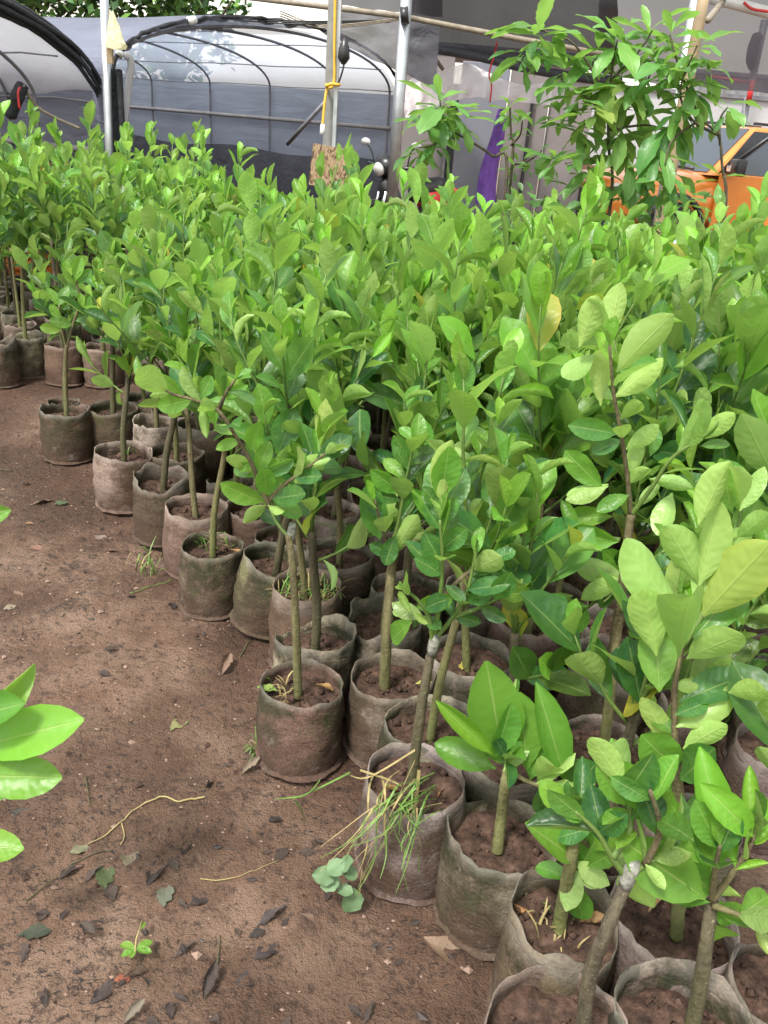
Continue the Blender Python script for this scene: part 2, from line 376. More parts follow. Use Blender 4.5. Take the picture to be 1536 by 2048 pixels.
# ------------------------------------------------------------------ greenhouse tunnels
TA, TC = Vector((-.906, .423, 0)), Vector((-.423, -.906, 0))      # along the tunnels, across them
def tunnel(name, label, R, W, zs, za, length, wallmat, s_hoops, rail_z, skirt_z, netcover=True, drop=0.):
    R = Vector(R); root = empty(name, R, label, 'greenhouse'); hw = W/2
    def P(ph, s, off=0.0):      # ph -1..0 right wall, 0..pi roof arch, pi..pi+1 left wall
        if ph < 0: p = Vector((-off, zs*(1+ph)))
        elif ph > pi: p = Vector((W+off, zs*(1+pi-ph)))
        else: p = Vector((hw - (hw+off)*cos(ph), zs + (za-zs+off)*sin(ph)))
        p.y *= 1 - drop*max(0, min(1, p.x/W)) - .006*s*(netcover)
        return TC*p.x + TA*s + Vector((0, 0, p.y))
    full = lambda u: -1 + u*(pi+2)
    MB().grid(lambda u, v: P(full(u), v*length, .025*nz(u*16, v*13, 2)), 70, 50).build('plastic_cover', wallmat, root)
    for s in s_hoops:
        MB().tube([P(full(i/54), s, -.035) for i in range(55)], .015, 6).build('hoop', M_PIPE, root)
    for (ph, rr) in ((.05, .007), (.55, .007), (1.1, .006), (2.0, .006)):
        MB().tube([P(ph + .02*sin(i*1.7), i/24*length, -.05) for i in range(25)], rr, 5).build('purlin_wire', M_PIPE, root)
    MB().tube([Vector((0, 0, rail_z)) + TA*s + TC*.05 for s in (0, length/2, length)], .026, 6).build('rail', M_RAIL, root)
    MB().grid(lambda u, v: TC*(.07+.03*nz(u*20, v*3)) + TA*(u*length) + Vector((0, 0, v*skirt_z - .02 + .03*v*sin(u*40))), 60, 4).build('net_skirt', M_NETDARK, root)
    MB().add([P(full(i/40), length, 0) for i in range(41)], [tuple(range(41))]).build('end_film', wallmat, root, False)
    if netcover:
        MB().grid(lambda u, v: P(1.35+(pi+.95-1.35)*u, v*(length+.1)-.06, .04+.05*nz(u*6, v*8, 4)), 44, 40).build('net_cover', M_NETROOF, root)
    return root, P
T1, P1f = tunnel('greenhouse_tunnel', 'arched greenhouse tunnel with open end, milky film and black net edging', (-.33, 12.4, 0), 5.2, 1.94, 2.50, 13.,
                 M_PLASTIC, [.05, .85, 1.95, 3.0, 4.1, 5.3, 6.6, 8.0, 9.5, 11.2], 1.52, 1.12, drop=.08)
pts = [P1f(.02 + (pi+.1)*i/70, -.05, .05+.02*nz(i*.9)) for i in range(71)]
MB().tube(pts, [.015+.016*abs(nz(i*.7, 4)) for i in range(71)], 7).build('net_edge', M_NETBLACK, T1)
MB().grid(lambda u, v: P1f(.9+2.0*u, -.06+.02*sin(u*60), .06-(.02+.13*abs(nz(u*13, 2.)))*v), 70, 3).build('net_fringe', M_NETDARK, T1)
MB().grid(lambda u, v: P1f(pi+.0+.95*u, -.08-.12*v, .10+.06*sin(v*9)), 12, 10).build('net_fold', M_NETBLACK, T1)
for a in (2.25, 2.93):
    MB().tube([P1f(a-.02, -.07, .05), P1f(a+.02, -.07, .05)], .036, 8).build('white_clip', M_WHITE, T1)
MB().tube(smooth_path([P1f(2.93, -.1, .03), P1f(3.0, -.12, -.06), P1f(pi+.1, -.1, -.05), P1f(pi+.3, -.1, .03)], 5), [.012]+[.03]*12+[.02, .01, .008], 6).build('torn_film', M_PLASTIC2, T1)
T2, P2f = tunnel('greenhouse_tunnel', 'left greenhouse tunnel cut by the frame with thick black net roll along its arch', (-2.72, 7.75, 0), 4.4, 1.5, 2.2, 9.,
                 M_PLASTIC2, [1.0, 2.4, 4.0, 5.6, 7.2], 1.16, 1.10, netcover=False)
for k in range(5):
    off = -.01 + .028*k
    MB().tube([P2f(-.12 + 1.7*i/40, -.06-.03*(k % 2), off*min(1, i/12) + .03*nz(i*.16, k*3.)*min(1, i/12)) for i in range(41)],
              [.012+.020*min(1, i/20)*(.6+.5*abs(nz(i*.5, k*7.))) for i in range(41)], 6).build('net_roll', M_NETBLACK, T2)
MB().tube([P2f(-.15-.5*i/8, -.06, .02) for i in range(9)], .028, 7).build('white_tie', M_PLASTIC2, T2)
MB().tube([P2f(-.5+2.4*i/24, .5, -.12-.05*sin(i*.3)) for i in range(25)], .016, 6).build('loose_hoop', M_PIPE, T2)

# dark net added outside the tunnel's right wall to darken its film
sn = MB().grid(lambda u, v: Vector((-.05, 12.9, 0)) + TA*(u*12.5) + Vector((.07*nz(u*9, v*3), .05*nz(v*5, u*4), v*1.95)), 40, 8)
tag(sn.build('added_net_screen', M_NETDARK), 'dark net screen added to darken the film wall of the open arched tunnel', 'shade net')

# grey net panel hung between the arch and the crossing pipe
def quadsheet(corners, nu, nv, wob=.03, fr=5.):
    a, b, c, d = [Vector(x) for x in corners]
    def fn(u, v):
        p = a.lerp(b, u).lerp(d.lerp(c, u), v); return p + Vector((0, wob*nz(u*fr, v*fr, a.x), wob*.4*nz(v*fr, u*fr, 7)))
    return MB().grid(fn, nu, nv)
o = quadsheet((at_y(690, 92, 9.9), at_y(872, 178, 9.9), at_y(880, 40, 9.9), at_y(660, 14, 9.9)), 20, 10, .05).build('hung_net', M_NETLIGHT)
tag(o, 'grey mesh net panel hung over the arch between the two steel poles', 'shade net')
o = quadsheet((at_y(672, 10, 10.5), at_y(885, 34, 10.5), at_y(885, -90, 9.8), at_y(672, -90, 9.8)), 20, 8, .08).build('hung_net', M_NETLIGHT)
tag(o, 'strip of dusty net stretched above the bamboo crossing pole', 'shade net')

# shade house on the right
o = quadsheet((at_y(806, 84, 11.3), at_y(1225, 150, 11.3), at_y(1245, -120, 9.6), at_y(815, -190, 9.6)), 40, 30, .22, 4.)
for i, v in enumerate(o.v):
    x, y, z = v; o.v[i] = (x, y + .05*sin(x*9+z*7), z)
o = o.build('net_canopy', M_NETDARK); tag(o, 'dark grey shade net canopy sagging in diagonal folds over the panelled shed', 'shade net')
o = quadsheet((at_y(1190, 152, 11.6), at_y(1560, 190, 11.6), at_y(1580, -60, 9.4), at_y(1205, -150, 9.4)), 30, 20, .12, 4.).build('net_canopy', M_NETLIGHT)
tag(o, 'pale shade net stretched above the orange pickup', 'shade net')
hem = MB().tube(smooth_path([at_y(806, 92, 11.1), at_y(868, 98, 11.1), at_y(950, 112, 11.1), at_y(1060, 138, 11.1), at_y(1180, 158, 11.2), at_y(1240, 160, 11.3)], 6), .05, 8, flat=1.3).build('net_hem', M_NETDARK)
tag(hem, 'rolled black hem of net lying along the shed top', 'net roll')

# panelled shed
shed = empty('panelled_shed', at_y(950, 330, 11.9)*1, 'low shed of pinkish and blue grey panels behind the clear plastic drape', 'shed')
shed.location.z = 0
def shed_panel(x0, x1, z0, z1, mat, y=11.9, th=.05, name='wall_panel'):
    c = Vector(((x0+x1)/2, y, (z0+z1)/2)) - shed.location
    o = MB().box(c, (x1-x0, th, z1-z0)).build(name, mat, shed, False)
    bv = o.modifiers.new('bevel', 'BEVEL'); bv.width = .008; bv.segments = 1; return o
xs = [at_y(px, 260, 11.9).x for px in (790, 897, 912, 1006, 1090, 1180)]
shed_panel(xs[0], xs[1], 0, 2.42, M_WALLP); shed_panel(xs[1]+.0, xs[2], 0, 2.1, M_BLACK, 11.93, .04, 'door_gap')
shed_panel(xs[2], xs[3], 0, 2.36, M_WALLG, 11.89); shed_panel(xs[3]+.02, xs[4], 0, 2.38, M_WALLP, 11.92); shed_panel(xs[4]+.03, xs[5], 0, 2.35, M_WALLP, 12.0)
shed_panel(xs[0], xs[5], 2.43, 2.5, M_BLACK, 11.95, .2, 'top_rail')
shed_panel(xs[2]-.14, xs[2]-.10, 0, 2.2, M_PIPE, 11.84, .05, 'door_frame'); shed_panel(xs[3]+.3, xs[3]+.34, 0, 2.12, M_BLACK, 11.84, .05, 'door_frame')
MB().box(Vector(((xs[0]+xs[5])/2, 13.2, 2.53))-shed.location, (xs[5]-xs[0], 2.4, .05)).build('roof', M_PIPE, shed, False)

# clear plastic drape tied up with red string
def drape_fn(u, v):
    top = [(797, 178), (830, 152), (860, 128), (900, 134), (938, 125), (962, 138), (980, 146), (1010, 160), (1050, 172), (1090, 165), (1130, 178)]
    bot = [(812, 240), (830, 222), (856, 214), (880, 212), (900, 205), (930, 196), (960, 194), (985, 203), (1010, 199), (1060, 206), (1130, 215)]
    k = u*(len(top)-1); i = min(int(k), len(top)-2); f = k-i
    t = [top[i][j]*(1-f)+top[i+1][j]*f for j in (0, 1)]; b = [bot[i][j]*(1-f)+bot[i+1][j]*f for j in (0, 1)]
    p = at_y(t[0], t[1], 11.3).lerp(at_y(b[0], b[1], 11.05), v)
    p.y += .10*v*sin(u*38)+.04*nz(u*20, v*6); return p
tag(MB().grid(drape_fn, 70, 10).build('plastic_drape', M_DRAPE), 'clear plastic sheet draped in peaks before the shed', 'plastic sheet')
tag(MB().tube(smooth_path([at_y(994, 84, 10.9), at_y(988, 112, 11.0), at_y(978, 148, 11.0), at_y(983, 170, 11.0), at_y(980, 204, 10.9)], 4), .010, 5).build('red_string', M_RED), 'red string hanging from the pole and tying the plastic drape', 'string')
# purple cloth
def cloth_fn(u, v):
    a = at_y(1003 - 34*v + 3*sin(v*7), 218+190*v, 11.5); w = (.035+.085*v**.6)
    an = u*tau; return a + Vector((w*cos(an)*(1+.2*sin(3*an)), .07*sin(an)*(1+.3*sin(5*an)), 0))
tag(MB().grid(cloth_fn, 22, 16).build('hanging_cloth', M_PURPLE), 'folded purple cloth hanging on the shed wall', 'cloth')
# bamboo crossing pole, braces
def pole_thing(name, pts, r, mat, label, cat, n=10, group=None):
    o = MB().tube(pts, r, n).build(name, mat); return tag(o, label, cat, group)
pole_thing('crossing_pole', [at_y(420, -14, 9.6), at_y(620, 10, 9.6), at_y(800, 32, 9.6), at_y(1040, 78, 9.6), at_y(1260, 118, 9.6)], [.024, .025, .026, .026, .026], M_BAMBOO, 'long bamboo crossing pole lashed to the bright steel pole', 'pole')
pole_thing('brace_pole', [at_y(826, 55, 10.2), at_y(885, 138, 10.9)], .022, M_BAMBOO, 'thin slanting bamboo brace just right of the bright steel pole', 'pole')
pole_thing('brace_pole', [at_y(575, 288, 9.2), at_y(650, 205, 8.6)], .02, M_PIPE, 'dark slanting brace leaning on the grey concrete post', 'pole')
for k, (a, b, c, l) in enumerate((((470, 30), (600, 42), (780, 40), 'slack wires strung across the arch under the bamboo pole'), ((560, 22), (650, 50), (800, 36), 'lower slack wire looping to the bright steel pole'))):
    w = MB()
    for q in range(3): w.tube(smooth_path([at_y(a[0], a[1]+q*5, 9.7), at_y(b[0], b[1]+q*3, 9.5), at_y(c[0], c[1]+q*2, 9.6)], 8), .006, 4)
    tag(w.build('slack_wire', M_BAMBOO if k else M_BLACK), l, 'wire')

# poles: left pole with a plastic bag
gp0 = at_y(219, 420, 7.5); tp = at_y(207, -40, 7.5)
lp = empty('pipe_pole', (gp0.x, 7.5, 0), 'slim galvanised pole holding the yellow white plastic bag', 'pole')
MB().tube([Vector((0, 0, 0)), Vector((tp.x-gp0.x, 0, tp.z))], .034, 12).build('pole', M_STEEL, lp)
q = at_y(222, 20, 7.45); q2 = at_y(222, 105, 7.45)
MB().box((q+q2)/2-lp.location, (.018, .02, q.z-q2.z)).build('wood_strip', M_BAMBOO, lp, False)
q = at_y(220, 112, 7.44)
MB().box(q-lp.location, (.045, .04, .105)).build('small_box', M_YPOST, lp, False)
def bag_fn(u, v):
    c = at_y(223+10*v, 22+76*v, 7.42); w = .012+.085*v**1.2; an = u*tau
    if v > .93: w *= .7
    return c + Vector((w*cos(an)*(1+.15*sin(4*an+v*5)), .05*sin(an)*(v+.1), .02*nz(u*6, v*4)))
tag(MB().grid(bag_fn, 20, 14).build('plastic_bag', M_YBAG), 'yellow and white plastic bag hung on the slim pole', 'bag')

# grey concrete post with steel channel and yellow cord
b0 = at_y(655, 420, 7.9); t0 = at_y(672, -30, 7.9)
cp = empty('concrete_post', (b0.x, 7.9, 0), 'square grey post with a steel channel and a yellow cord round it', 'pole')
vx = Vector((t0.x-b0.x, 0, t0.z))
def slanted_box(mb, x0, x1, y0, y1):
    return mb.add([Vector((x, y, 0))+vx*k for k in (0, 1) for x, y in ((x0, y0), (x1, y0), (x1, y1), (x0, y1))], [(0,1,2,3),(7,6,5,4),(0,4,5,1),(1,5,6,2),(2,6,7,3),(3,7,4,0)])
slanted_box(MB(), -.055, .022, -.04, .04).build('post', M_CONC, cp, False)
m = MB(); slanted_box(m, .024, .054, -.052, -.045); slanted_box(m, .024, .029, -.044, .03); slanted_box(m, .048, .054, -.044, .03)
m.build('steel_channel', M_STEEL, cp, False)
cord = smooth_path([at_y(671, -20, 7.82), at_y(669, 80, 7.82), at_y(668, 165, 7.82), at_y(655, 178, 7.8), at_y(650, 200, 7.78), at_y(645, 252, 7.75)], 5)
MB().tube([p-cp.location for p in cord], .012, 6).build('yellow_cord', M_YCORD, cp)
ring = [at_y(653, 172, 7.76), at_y(664, 168, 7.74), at_y(678, 170, 7.76), at_y(676, 168, 8.0), at_y(655, 166, 8.0), at_y(653, 172, 7.76)]
MB().tube([p-cp.location for p in smooth_path(ring, 4)], .013, 6).build('cord_loop', M_YCORD, cp)
q = at_y(645, 260, 7.75)-cp.location
MB().lathe([(.001, .05), (.018, .045), (.022, .0), (.024, -.035), (.001, -.04)], 10, Matrix.Translation(q)).build('lamp_socket', M_WHITE, cp)
q = at_y(688, 103, 7.8)-cp.location
MB().lathe([(.001, .10), (.02, .09), (.045, .02), (.05, -.05), (.02, -.09), (.001, -.1)], 10, Matrix.Translation(q)).build('black_device', M_BLACK, cp)
MB().tube([p-cp.location for p in smooth_path([at_y(690, 118, 7.8), at_y(684, 145, 7.8), at_y(676, 168, 7.82)], 4)], .008, 5).build('black_lead', M_BLACK, cp)

b0 = at_y(782, 420, 9.4); t0 = at_y(815, -30, 9.4)
o = MB().tube([b0*1, t0], .058, 14).build('steel_pole', M_STEEL)
tag(o, 'bright round galvanised pole crossed by the bamboo pole', 'pole')
o = MB().tube([at_y(801, 32, 9.33), at_y(817, 30, 9.33)], .075, 8).build('lashing', M_BLACK); tag(o, 'black lashing tying bamboo to the bright steel pole', 'lashing')
# right hand posts
b0 = at_y(1330, 360, 7.8); t0 = at_y(1396, -30, 7.8); gz = b0 + (b0-t0)*(b0.z/(t0.z-b0.z))
o = MB().tube([gz, t0], .042, 12).build('steel_pole', M_STEEL); tag(o, 'grey steel pole behind the broad leaved tree beside the yellowish post', 'pole')
b0 = at_y(1338, 360, 7.6); t0 = at_y(1412, -30, 7.6); gz = b0 + (b0-t0)*(b0.z/(t0.z-b0.z))
pts_ = [gz.lerp(t0, i/12) + Vector((.012*nz(i*.8), 0, 0)) for i in range(13)]
o = MB().tube(pts_, [.066-.022*i/12 for i in range(13)], 10).build('wooden_post', M_YPOST); tag(o, 'leaning yellowish wooden post rising through the broad leaves', 'post')
o = MB().tube([at_y(1415, -6, 10.0), at_y(1480, 10, 9.9), at_y(1570, 34, 9.8)], .055, 12).build('white_pipe', M_WHITE); tag(o, 'white roof pipe crossing the top right corner', 'pipe')
o = MB().tube([at_y(1416, 40, 8.4), at_y(1446, 2, 9.8)], .03, 8).build('strut', M_BAMBOO); tag(o, 'grey wooden strut between the steel pole and the white pipe', 'pole')
b0 = at_y(1490, 225, 15.0); t0 = at_y(1530, 40, 15.0); gz = b0 + (b0-t0)*(b0.z/(t0.z-b0.z))
sp = empty('net_post', gz, 'leaning grey post at the right edge with red cloth wound on it', 'post')
MB().tube([Vector((0, 0, 0)), t0-gz], .06, 10).build('post', M_PIPE, sp)
m = MB().tube([at_y(1506, 160, 14.9)-gz, at_y(1496, 208, 14.9)-gz], .045, 8); m.tube([at_y(1420, 152, 15.05)-gz, at_y(1505, 166, 14.95)-gz], .022, 6)
m.build('red_band', M_RED, sp)
MB().tube(smooth_path([at_y(1518, 66, 14.9)-gz, at_y(1505, 100, 14.85)-gz, at_y(1502, 140, 14.85)-gz], 4), [.03]+[.085]*6+[.06, .03], 8).build('net_bundle', M_NETBLACK, sp)
o = MB().tube(smooth_path([at_y(1488, 5, 9.8), at_y(1505, 18, 9.75), at_y(1545, 24, 9.7)], 4), .014, 6).build('red_ribbon', M_RED); tag(o, 'red ribbon tied on the white roof pipe', 'ribbon')

# low wall, corrugated white house, both behind the truck
wa, wb = at_y(1130, 345, 14.5), at_y(1345, 345, 14.5)
o = MB().box(((wa.x+wb.x)/2, 14.5, .62), (wb.x-wa.x, .15, 1.24)).build('low_wall', M_TILE, None, False); tag(o, 'low reddish washed wall behind the small trees', 'wall')
ch = empty('corrugated_house', (8.2, 17, 0), 'white corrugated sheet house behind the orange pickup', 'house')
def corr(u, v): return Vector((-3.4+6.8*u, .03*sin(u*6.8*tau/.22), v*2.9))
MB().grid(corr, 380, 1).build('wall', M_CORR, ch)
MB().box((0, 1.6, 2.98), (7.2, 3.6, .06), Matrix.Rotation(radians(4), 3, 'X')).build('roof', M_PIPE, ch, False)
MB().box((-2.4, -.06, 1.0), (.9, .05, 2.0)).build('door', M_PIPE, ch, False)
MB().box((-.4, -.06, 1.5), (1.0, .05, .9)).build('window', M_GLASS, ch, False)
bw = empty('block_wall', (4.2, 15.6, 0), 'pale painted wall seen in gaps between the broad leaves', 'wall')
MB().box((0, 0, 1.2), (3.8, .2, 2.4)).build('wall', M_CORR, bw, False); MB().box((0, 0, 2.43), (4.0, .3, .06)).build('coping', M_PIPE, bw, False)

# orange crates far left
def crate(loc, rz, label, sc=1.0):
    r = empty('plastic_crate', loc, label, 'crate', 'orange crates by the tunnels', rz)
    w, d, h = .6*sc, .42*sc, .34*sc
    for (cx, cy, sx, sy) in ((0, -d/2, w, .015), (0, d/2, w, .015), (-w/2+.008, 0, .015, d-.016), (w/2-.008, 0, .015, d-.016)):
        for k in range(3): MB().box((cx, cy, .05+k*h*.31), (sx, sy, h*.23)).build('slat', M_CRATE, r, False)
    MB().box((0, 0, .012), (w-.02, d-.02, .015)).build('base', M_CRATE, r, False)
    m = MB()
    for a in (-1, 1):
        for b in (-1, 1): m.box((a*(w/2+.003), b*(d/2+.003), h/2), (.04, .035, h+.004))
    m.build('corner_posts', M_CRATE, r, False)
    return r
cpos = at_y(30, 330, 7.3)
crate((cpos.x-.12, 7.25, 0), .1, 'orange crate at the bottom of the left stack'); crate((cpos.x-.12, 7.25, .35), .12, 'middle orange crate of the left stack'); crate((cpos.x-.1, 7.27, .70), .05, 'orange crate on top of the left stack')
cpos = at_y(212, 300, 8.1)
for k, l in enumerate(('orange crate lowest behind the slim pole', 'second orange crate behind the slim pole', 'uppermost orange crate behind the slim pole')):
    crate((cpos.x, 8.1, .35*k), .2+.03*k, l, 1.0)
# black net bundle hung at the left tunnel, with pink cord
o = MB().tube(smooth_path([at_y(47, 168, 7.35), at_y(36, 190, 7.3), at_y(27, 215, 7.3), at_y(18, 238, 7.3)], 5), [.01]+[.05+.02*abs(nz(i*.9)) for i in range(13)]+[.03, .008], 8).build('net_bundle', M_NETBLACK)
tag(o, 'black net bundle hanging in the left tunnel mouth', 'net bundle')
o = MB().tube(smooth_path([at_y(40, 175, 7.25), at_y(36, 187, 7.22), at_y(39, 218, 7.22)], 4), .009, 5).build('pink_cord', M_RED); tag(o, 'reddish cord hanging beside the black net bundle', 'string')
o = MB().tube(smooth_path([at_y(46, 170, 7.3), at_y(72, 211, 7.4), at_y(110, 235, 7.45), at_y(160, 257, 7.5)], 6), .014, 6).build('bent_cane', M_BAMBOO); tag(o, 'thin bent cane sloping across the left tunnel', 'cane')

# strand board on a stake
bb = at_y(665, 330, 7.0)
sb = empty('strand_board_sign', (bb.x, 7.0, 0), 'small square of flaked strand board standing at the post foot', 'board')
MB().box((0, 0, bb.z-.02), (.335, .02, .30), Matrix.Rotation(radians(4.8), 3, 'Y')).build('board', M_OSB, sb, False)
MB().box((-.05, .03, (bb.z-.05)/2), (.04, .035, bb.z-.05)).build('stake', M_BAMBOO, sb, False)

# ------------------------------------------------------------------ motorcycle
def motorcycle(loc, rz):
    r = empty('motorcycle', loc, 'dark parked motorcycle with white reflections painted on its mirrors and red tail panel', 'motorcycle', None, rz)   # faces local -X
    for x, nm in ((-.62, 'front_wheel'), (.62, 'rear_wheel')):
        mt = Matrix.Translation((x, 0, .29)) @ Matrix.Rotation(pi/2, 4, 'X')
        w = MB().lathe([(.23, -.03), (.27, -.04), (.29, 0), (.27, .04), (.23, .03), (.23, -.03)], 28, mt).build('wheel', M_RUBBER, r)
        sp_ = MB()
        for k in range(8): sp_.tube([Vector((x, 0, .29)), Vector((x+.235*cos(k*tau/8), 0, .29+.235*sin(k*tau/8)))], .007, 5)
        sp_.lathe([(.035, -.05), (.035, .05)], 12, mt).build('rim', M_CHROME, w)
        fd = MB().tube([Vector((x+.32*cos(a), 0, .29+.32*sin(a))) for a in [radians(30+i*12) for i in range(11)]], .045, 8).build('mudguard', M_BLACK, r)
    MB().tube([(-.62, .05, .29), (-.42, .05, .95)], .02, 8).tube([(-.62, -.05, .29), (-.42, -.05, .95)], .02, 8).build('fork', M_CHROME, r)
    MB().tube([(-.42, 0, .8), (-.25, 0, .5), (.0, 0, .36), (.35, 0, .5), (.62, 0, .66)], [.06, .09, .11, .12, .09], 10).build('frame', M_BLACK, r)
    MB().tube([(-.5, 0, .86), (-.4, 0, .74), (-.3, 0, .55), (-.22, 0, .34)], [.06, .12, .13, .09], 12, flat=1.1).build('leg_shield', M_BLACK, r)
    MB().tube([(.0, 0, .70), (.2, 0, .745), (.5, 0, .78), (.72, 0, .80)], [.09, .13, .12, .06], 12, flat=.45).build('seat', M_BLACK, r)
    MB().tube([(.25, 0, .62), (.6, 0, .66), (.85, 0, .72)], [.12, .11, .03], 10).build('side_cover', M_RED, r)
    MB().tube([(.82, 0, .72), (.88, 0, .72)], [.06, .04], 8).build('tail_light', M_RED, r)
    MB().tube([(-.36, -.36, 1.0), (-.40, -.2, .985), (-.45, 0, .98), (-.40, .2, .985), (-.36, .36, 1.0)], [.02, .02, .03, .02, .02], 8).build('handlebar', M_BLACK, r)
    MB().tube([(-.56, 0, .96), (-.48, 0, 1.0), (-.36, 0, .99)], [.07, .12, .08], 12, flat=1.3).build('cowl', M_BLACK, r)
    MB().tube([(-.60, 0, .95), (-.57, 0, .96)], [.06, .075], 12).build('headlight', M_LAMP, r)
    for s in (-1, 1):
        mr = MB().tube(smooth_path([(-.38, s*.24, .99), (-.40, s*.28, 1.12), (-.42, s*.34, 1.2)], 4), .008, 6).build('mirror_stem', M_BLACK, r)
        mt = Matrix.Translation((-.41, s*.37, 1.22)) @ Matrix.Rotation(radians(80), 4, 'Y') @ Matrix.Diagonal((.75, 1.25, 1, 1))
        MB().lathe([(.001, -.014), (.05, -.012), (.055, .0), (.048, .006), (.001, .007)], 16, mt).build('mirror', M_WHITE, mr)  # plain white disc, the bright reflection is painted into its colour
    MB().tube([(.1, .12, .3), (.2, .16, 0)], .012, 6).build('kickstand', M_CHROME, r)
    MB().tube([(-.05, -.16, .3), (.4, -.17, .32), (.8, -.17, .38)], [.03, .045, .05], 8).build('exhaust', M_CHROME, r)
mp = at_y(768, 330, 10.0)
motorcycle((mp.x+.32, 10.3, YARD-.02), radians(50))

# ------------------------------------------------------------------ orange pickup
def pickup(loc, rz):
    r = empty('pickup_truck', loc, 'orange four door pickup with its front door ajar', 'pickup', None, rz)   # faces local -X, near side is -Y
    def loft(st, nm, mat, parent=r):
        m = MB(); n = 16
        vs = []
        for (x, w, zb, zt, rc) in st:
            for k in range(n):
                a = tau*(k+.5)/n; ex = .45
                cx_ = abs(cos(a))**ex*(1 if cos(a) > 0 else -1); sz_ = abs(sin(a))**ex*(1 if sin(a) > 0 else -1)
                tuck = 1 - rc*max(0, sz_)**3
                vs.append((x, w*cx_*tuck, (zb+zt)/2+(zt-zb)/2*sz_))
        N = len(st)
        fs = [(i*n+k, i*n+(k+1) % n, (i+1)*n+(k+1) % n, (i+1)*n+k) for i in range(N-1) for k in range(n)]
        fs += [tuple(range(n-1, -1, -1)), tuple((N-1)*n+k for k in range(n))]
        return m.add(vs, fs).build(nm, mat, parent)
    body = loft([(0, .70, .50, .92, .1), (.06, .80, .42, 1.0, .1), (.3, .88, .40, 1.06, .1), (.9, .915, .40, 1.12, .08), (1.3, .92, .40, 1.17, .05), (1.5, .925, .40, 1.16, .03), (3.4, .925, .40, 1.16, .02), (3.5, .925, .42, 1.14, .02), (5.2, .91, .45, 1.14, .02), (5.25, .88, .5, 1.1, .02)], 'body', M_PAINT)
    # cab: frustum with windows let in
    bot = [(1.38, -.88), (3.45, -.90), (3.45, .90), (1.38, .88)]; top = [(2.12, -.66), (3.28, -.68), (3.28, .68), (2.12, .66)]
    zb, zt = 1.13, 1.76
    B = [Vector((x, y, zb)) for x, y in bot]; T = [Vector((x, y, zt)) for x, y in top]
    cab = MB().add(B+T, [(0,1,5,4),(1,2,6,5),(2,3,7,6),(3,0,4,7),(4,5,6,7)]).build('cab', M_PAINT, r, False)
    bv = cab.modifiers.new('bevel', 'BEVEL'); bv.width = .06; bv.segments = 3
    def pane(a, b, c, d, nm, mat=M_GLASS, out=.012, ins=(.06, .06, .05, .05)):
        fn = lambda u, v: a.lerp(b, u).lerp(d.lerp(c, u), v)
        n_ = (b-a).cross(d-a).normalized()
        l, rr, lo, hi = ins
        q = [fn(l, lo), fn(1-rr, lo), fn(1-rr, 1-hi), fn(l, 1-hi)]
        return MB().prism([p+n_*out for p in q], n_*-.03).build(nm, mat, cab, False)
    pane(B[3], B[0], T[0], T[3], 'windshield', ins=(.05, .05, .04, .06))
    def side(y, nm1, nm2):
        s = -1 if y < 0 else 1
        i0, i1 = (0, 1) if s < 0 else (3, 2)
        b0_, b1_, t0_, t1_ = B[i0], B[i1], T[i0], T[i1]
        mb_, mt_ = b0_.lerp(b1_, .54), t0_.lerp(t1_, .34)
        if s < 0: pane(b0_, mb_, mt_, t0_, nm1, M_BLACK, ins=(.10, .03, .04, .10)); pane(mb_, b1_, t1_, mt_, nm2, ins=(.05, .10, .04, .10))
        else: pane(mb_, b0_, t0_, mt_, nm1, ins=(.03, .1, .04, .1)); pane(b1_, mb_, mt_, t1_, nm2, ins=(.1, .05, .04, .1))
    side(-1, 'door_opening', 'rear_window'); side(1, 'front_window', 'rear_window')
    MB().box((2.7, -.52, 1.80), (1.0, .03, .035)).box((2.7, .52, 1.80), (1.0, .03, .035)).build('roof_rails', M_BLACK, cab, False)
    # front door hinged at the pillar foot and standing ajar
    hinge = Vector((1.50, -.93, 0)); dm = Matrix.Rotation(radians(-20), 3, 'Z')
    def D(x, z, y=0): return hinge + dm @ Vector((x, y, z))
    m = MB(); poly = [(0, .45), (1.02, .45), (1.06, .8), (1.06, 1.16), (0, 1.17)]
    m.prism([D(x, z, -.03) for x, z in poly], dm @ Vector((0, .06, 0)))
    door = m.build('front_door', M_PAINT, r, False); bv = door.modifiers.new('bevel', 'BEVEL'); bv.width = .015; bv.segments = 2
    fr = [(.02, 1.18), (.62, 1.69), (1.04, 1.71), (1.06, 1.18)]
    MB().tube([D(x, z, .09*(z-1.16)/.5) for x, z in fr], .028, 6).build('window_frame', M_BLACK, door)
    MB().prism([D(x, z, .09*(z-1.16)/.5) for x, z in ((.10, 1.17), (.62, 1.66), (1.02, 1.69), (1.04, 1.17))], dm @ Vector((0, .012, 0))).build('window_glass', M_GLASS, door, False)
    MB().tube([D(.86, 1.02, -.05), D(.98, 1.02, -.06)], .016, 8, flat=.6).build('door_handle', M_CHROME, door)
    mir = MB().box(D(.13, 1.25, -.24), (.13, .30, .20), dm).box(D(.09, 1.19, -.08), (.06, .12, .05), dm).build('mirror', M_BLACK, door)
    bv = mir.modifiers.new('bevel', 'BEVEL'); bv.width = .04; bv.segments = 3
    MB().prism([D(.0, 1.20, -.36), D(.02, 1.20, -.20), D(.02, 1.27, -.20), D(.0, 1.27, -.36)], dm @ Vector((-.02, -.01, 0))).build('mirror_lamp', M_LAMP, mir, False)
    MB().prism([(3.47-1.0+.02, -.932, .5), (3.42, -.932, .5), (3.42, -.932, 1.15), (2.49, -.932, 1.15)], (0, -.012, 0)).build('rear_door', M_PAINT, r, False)
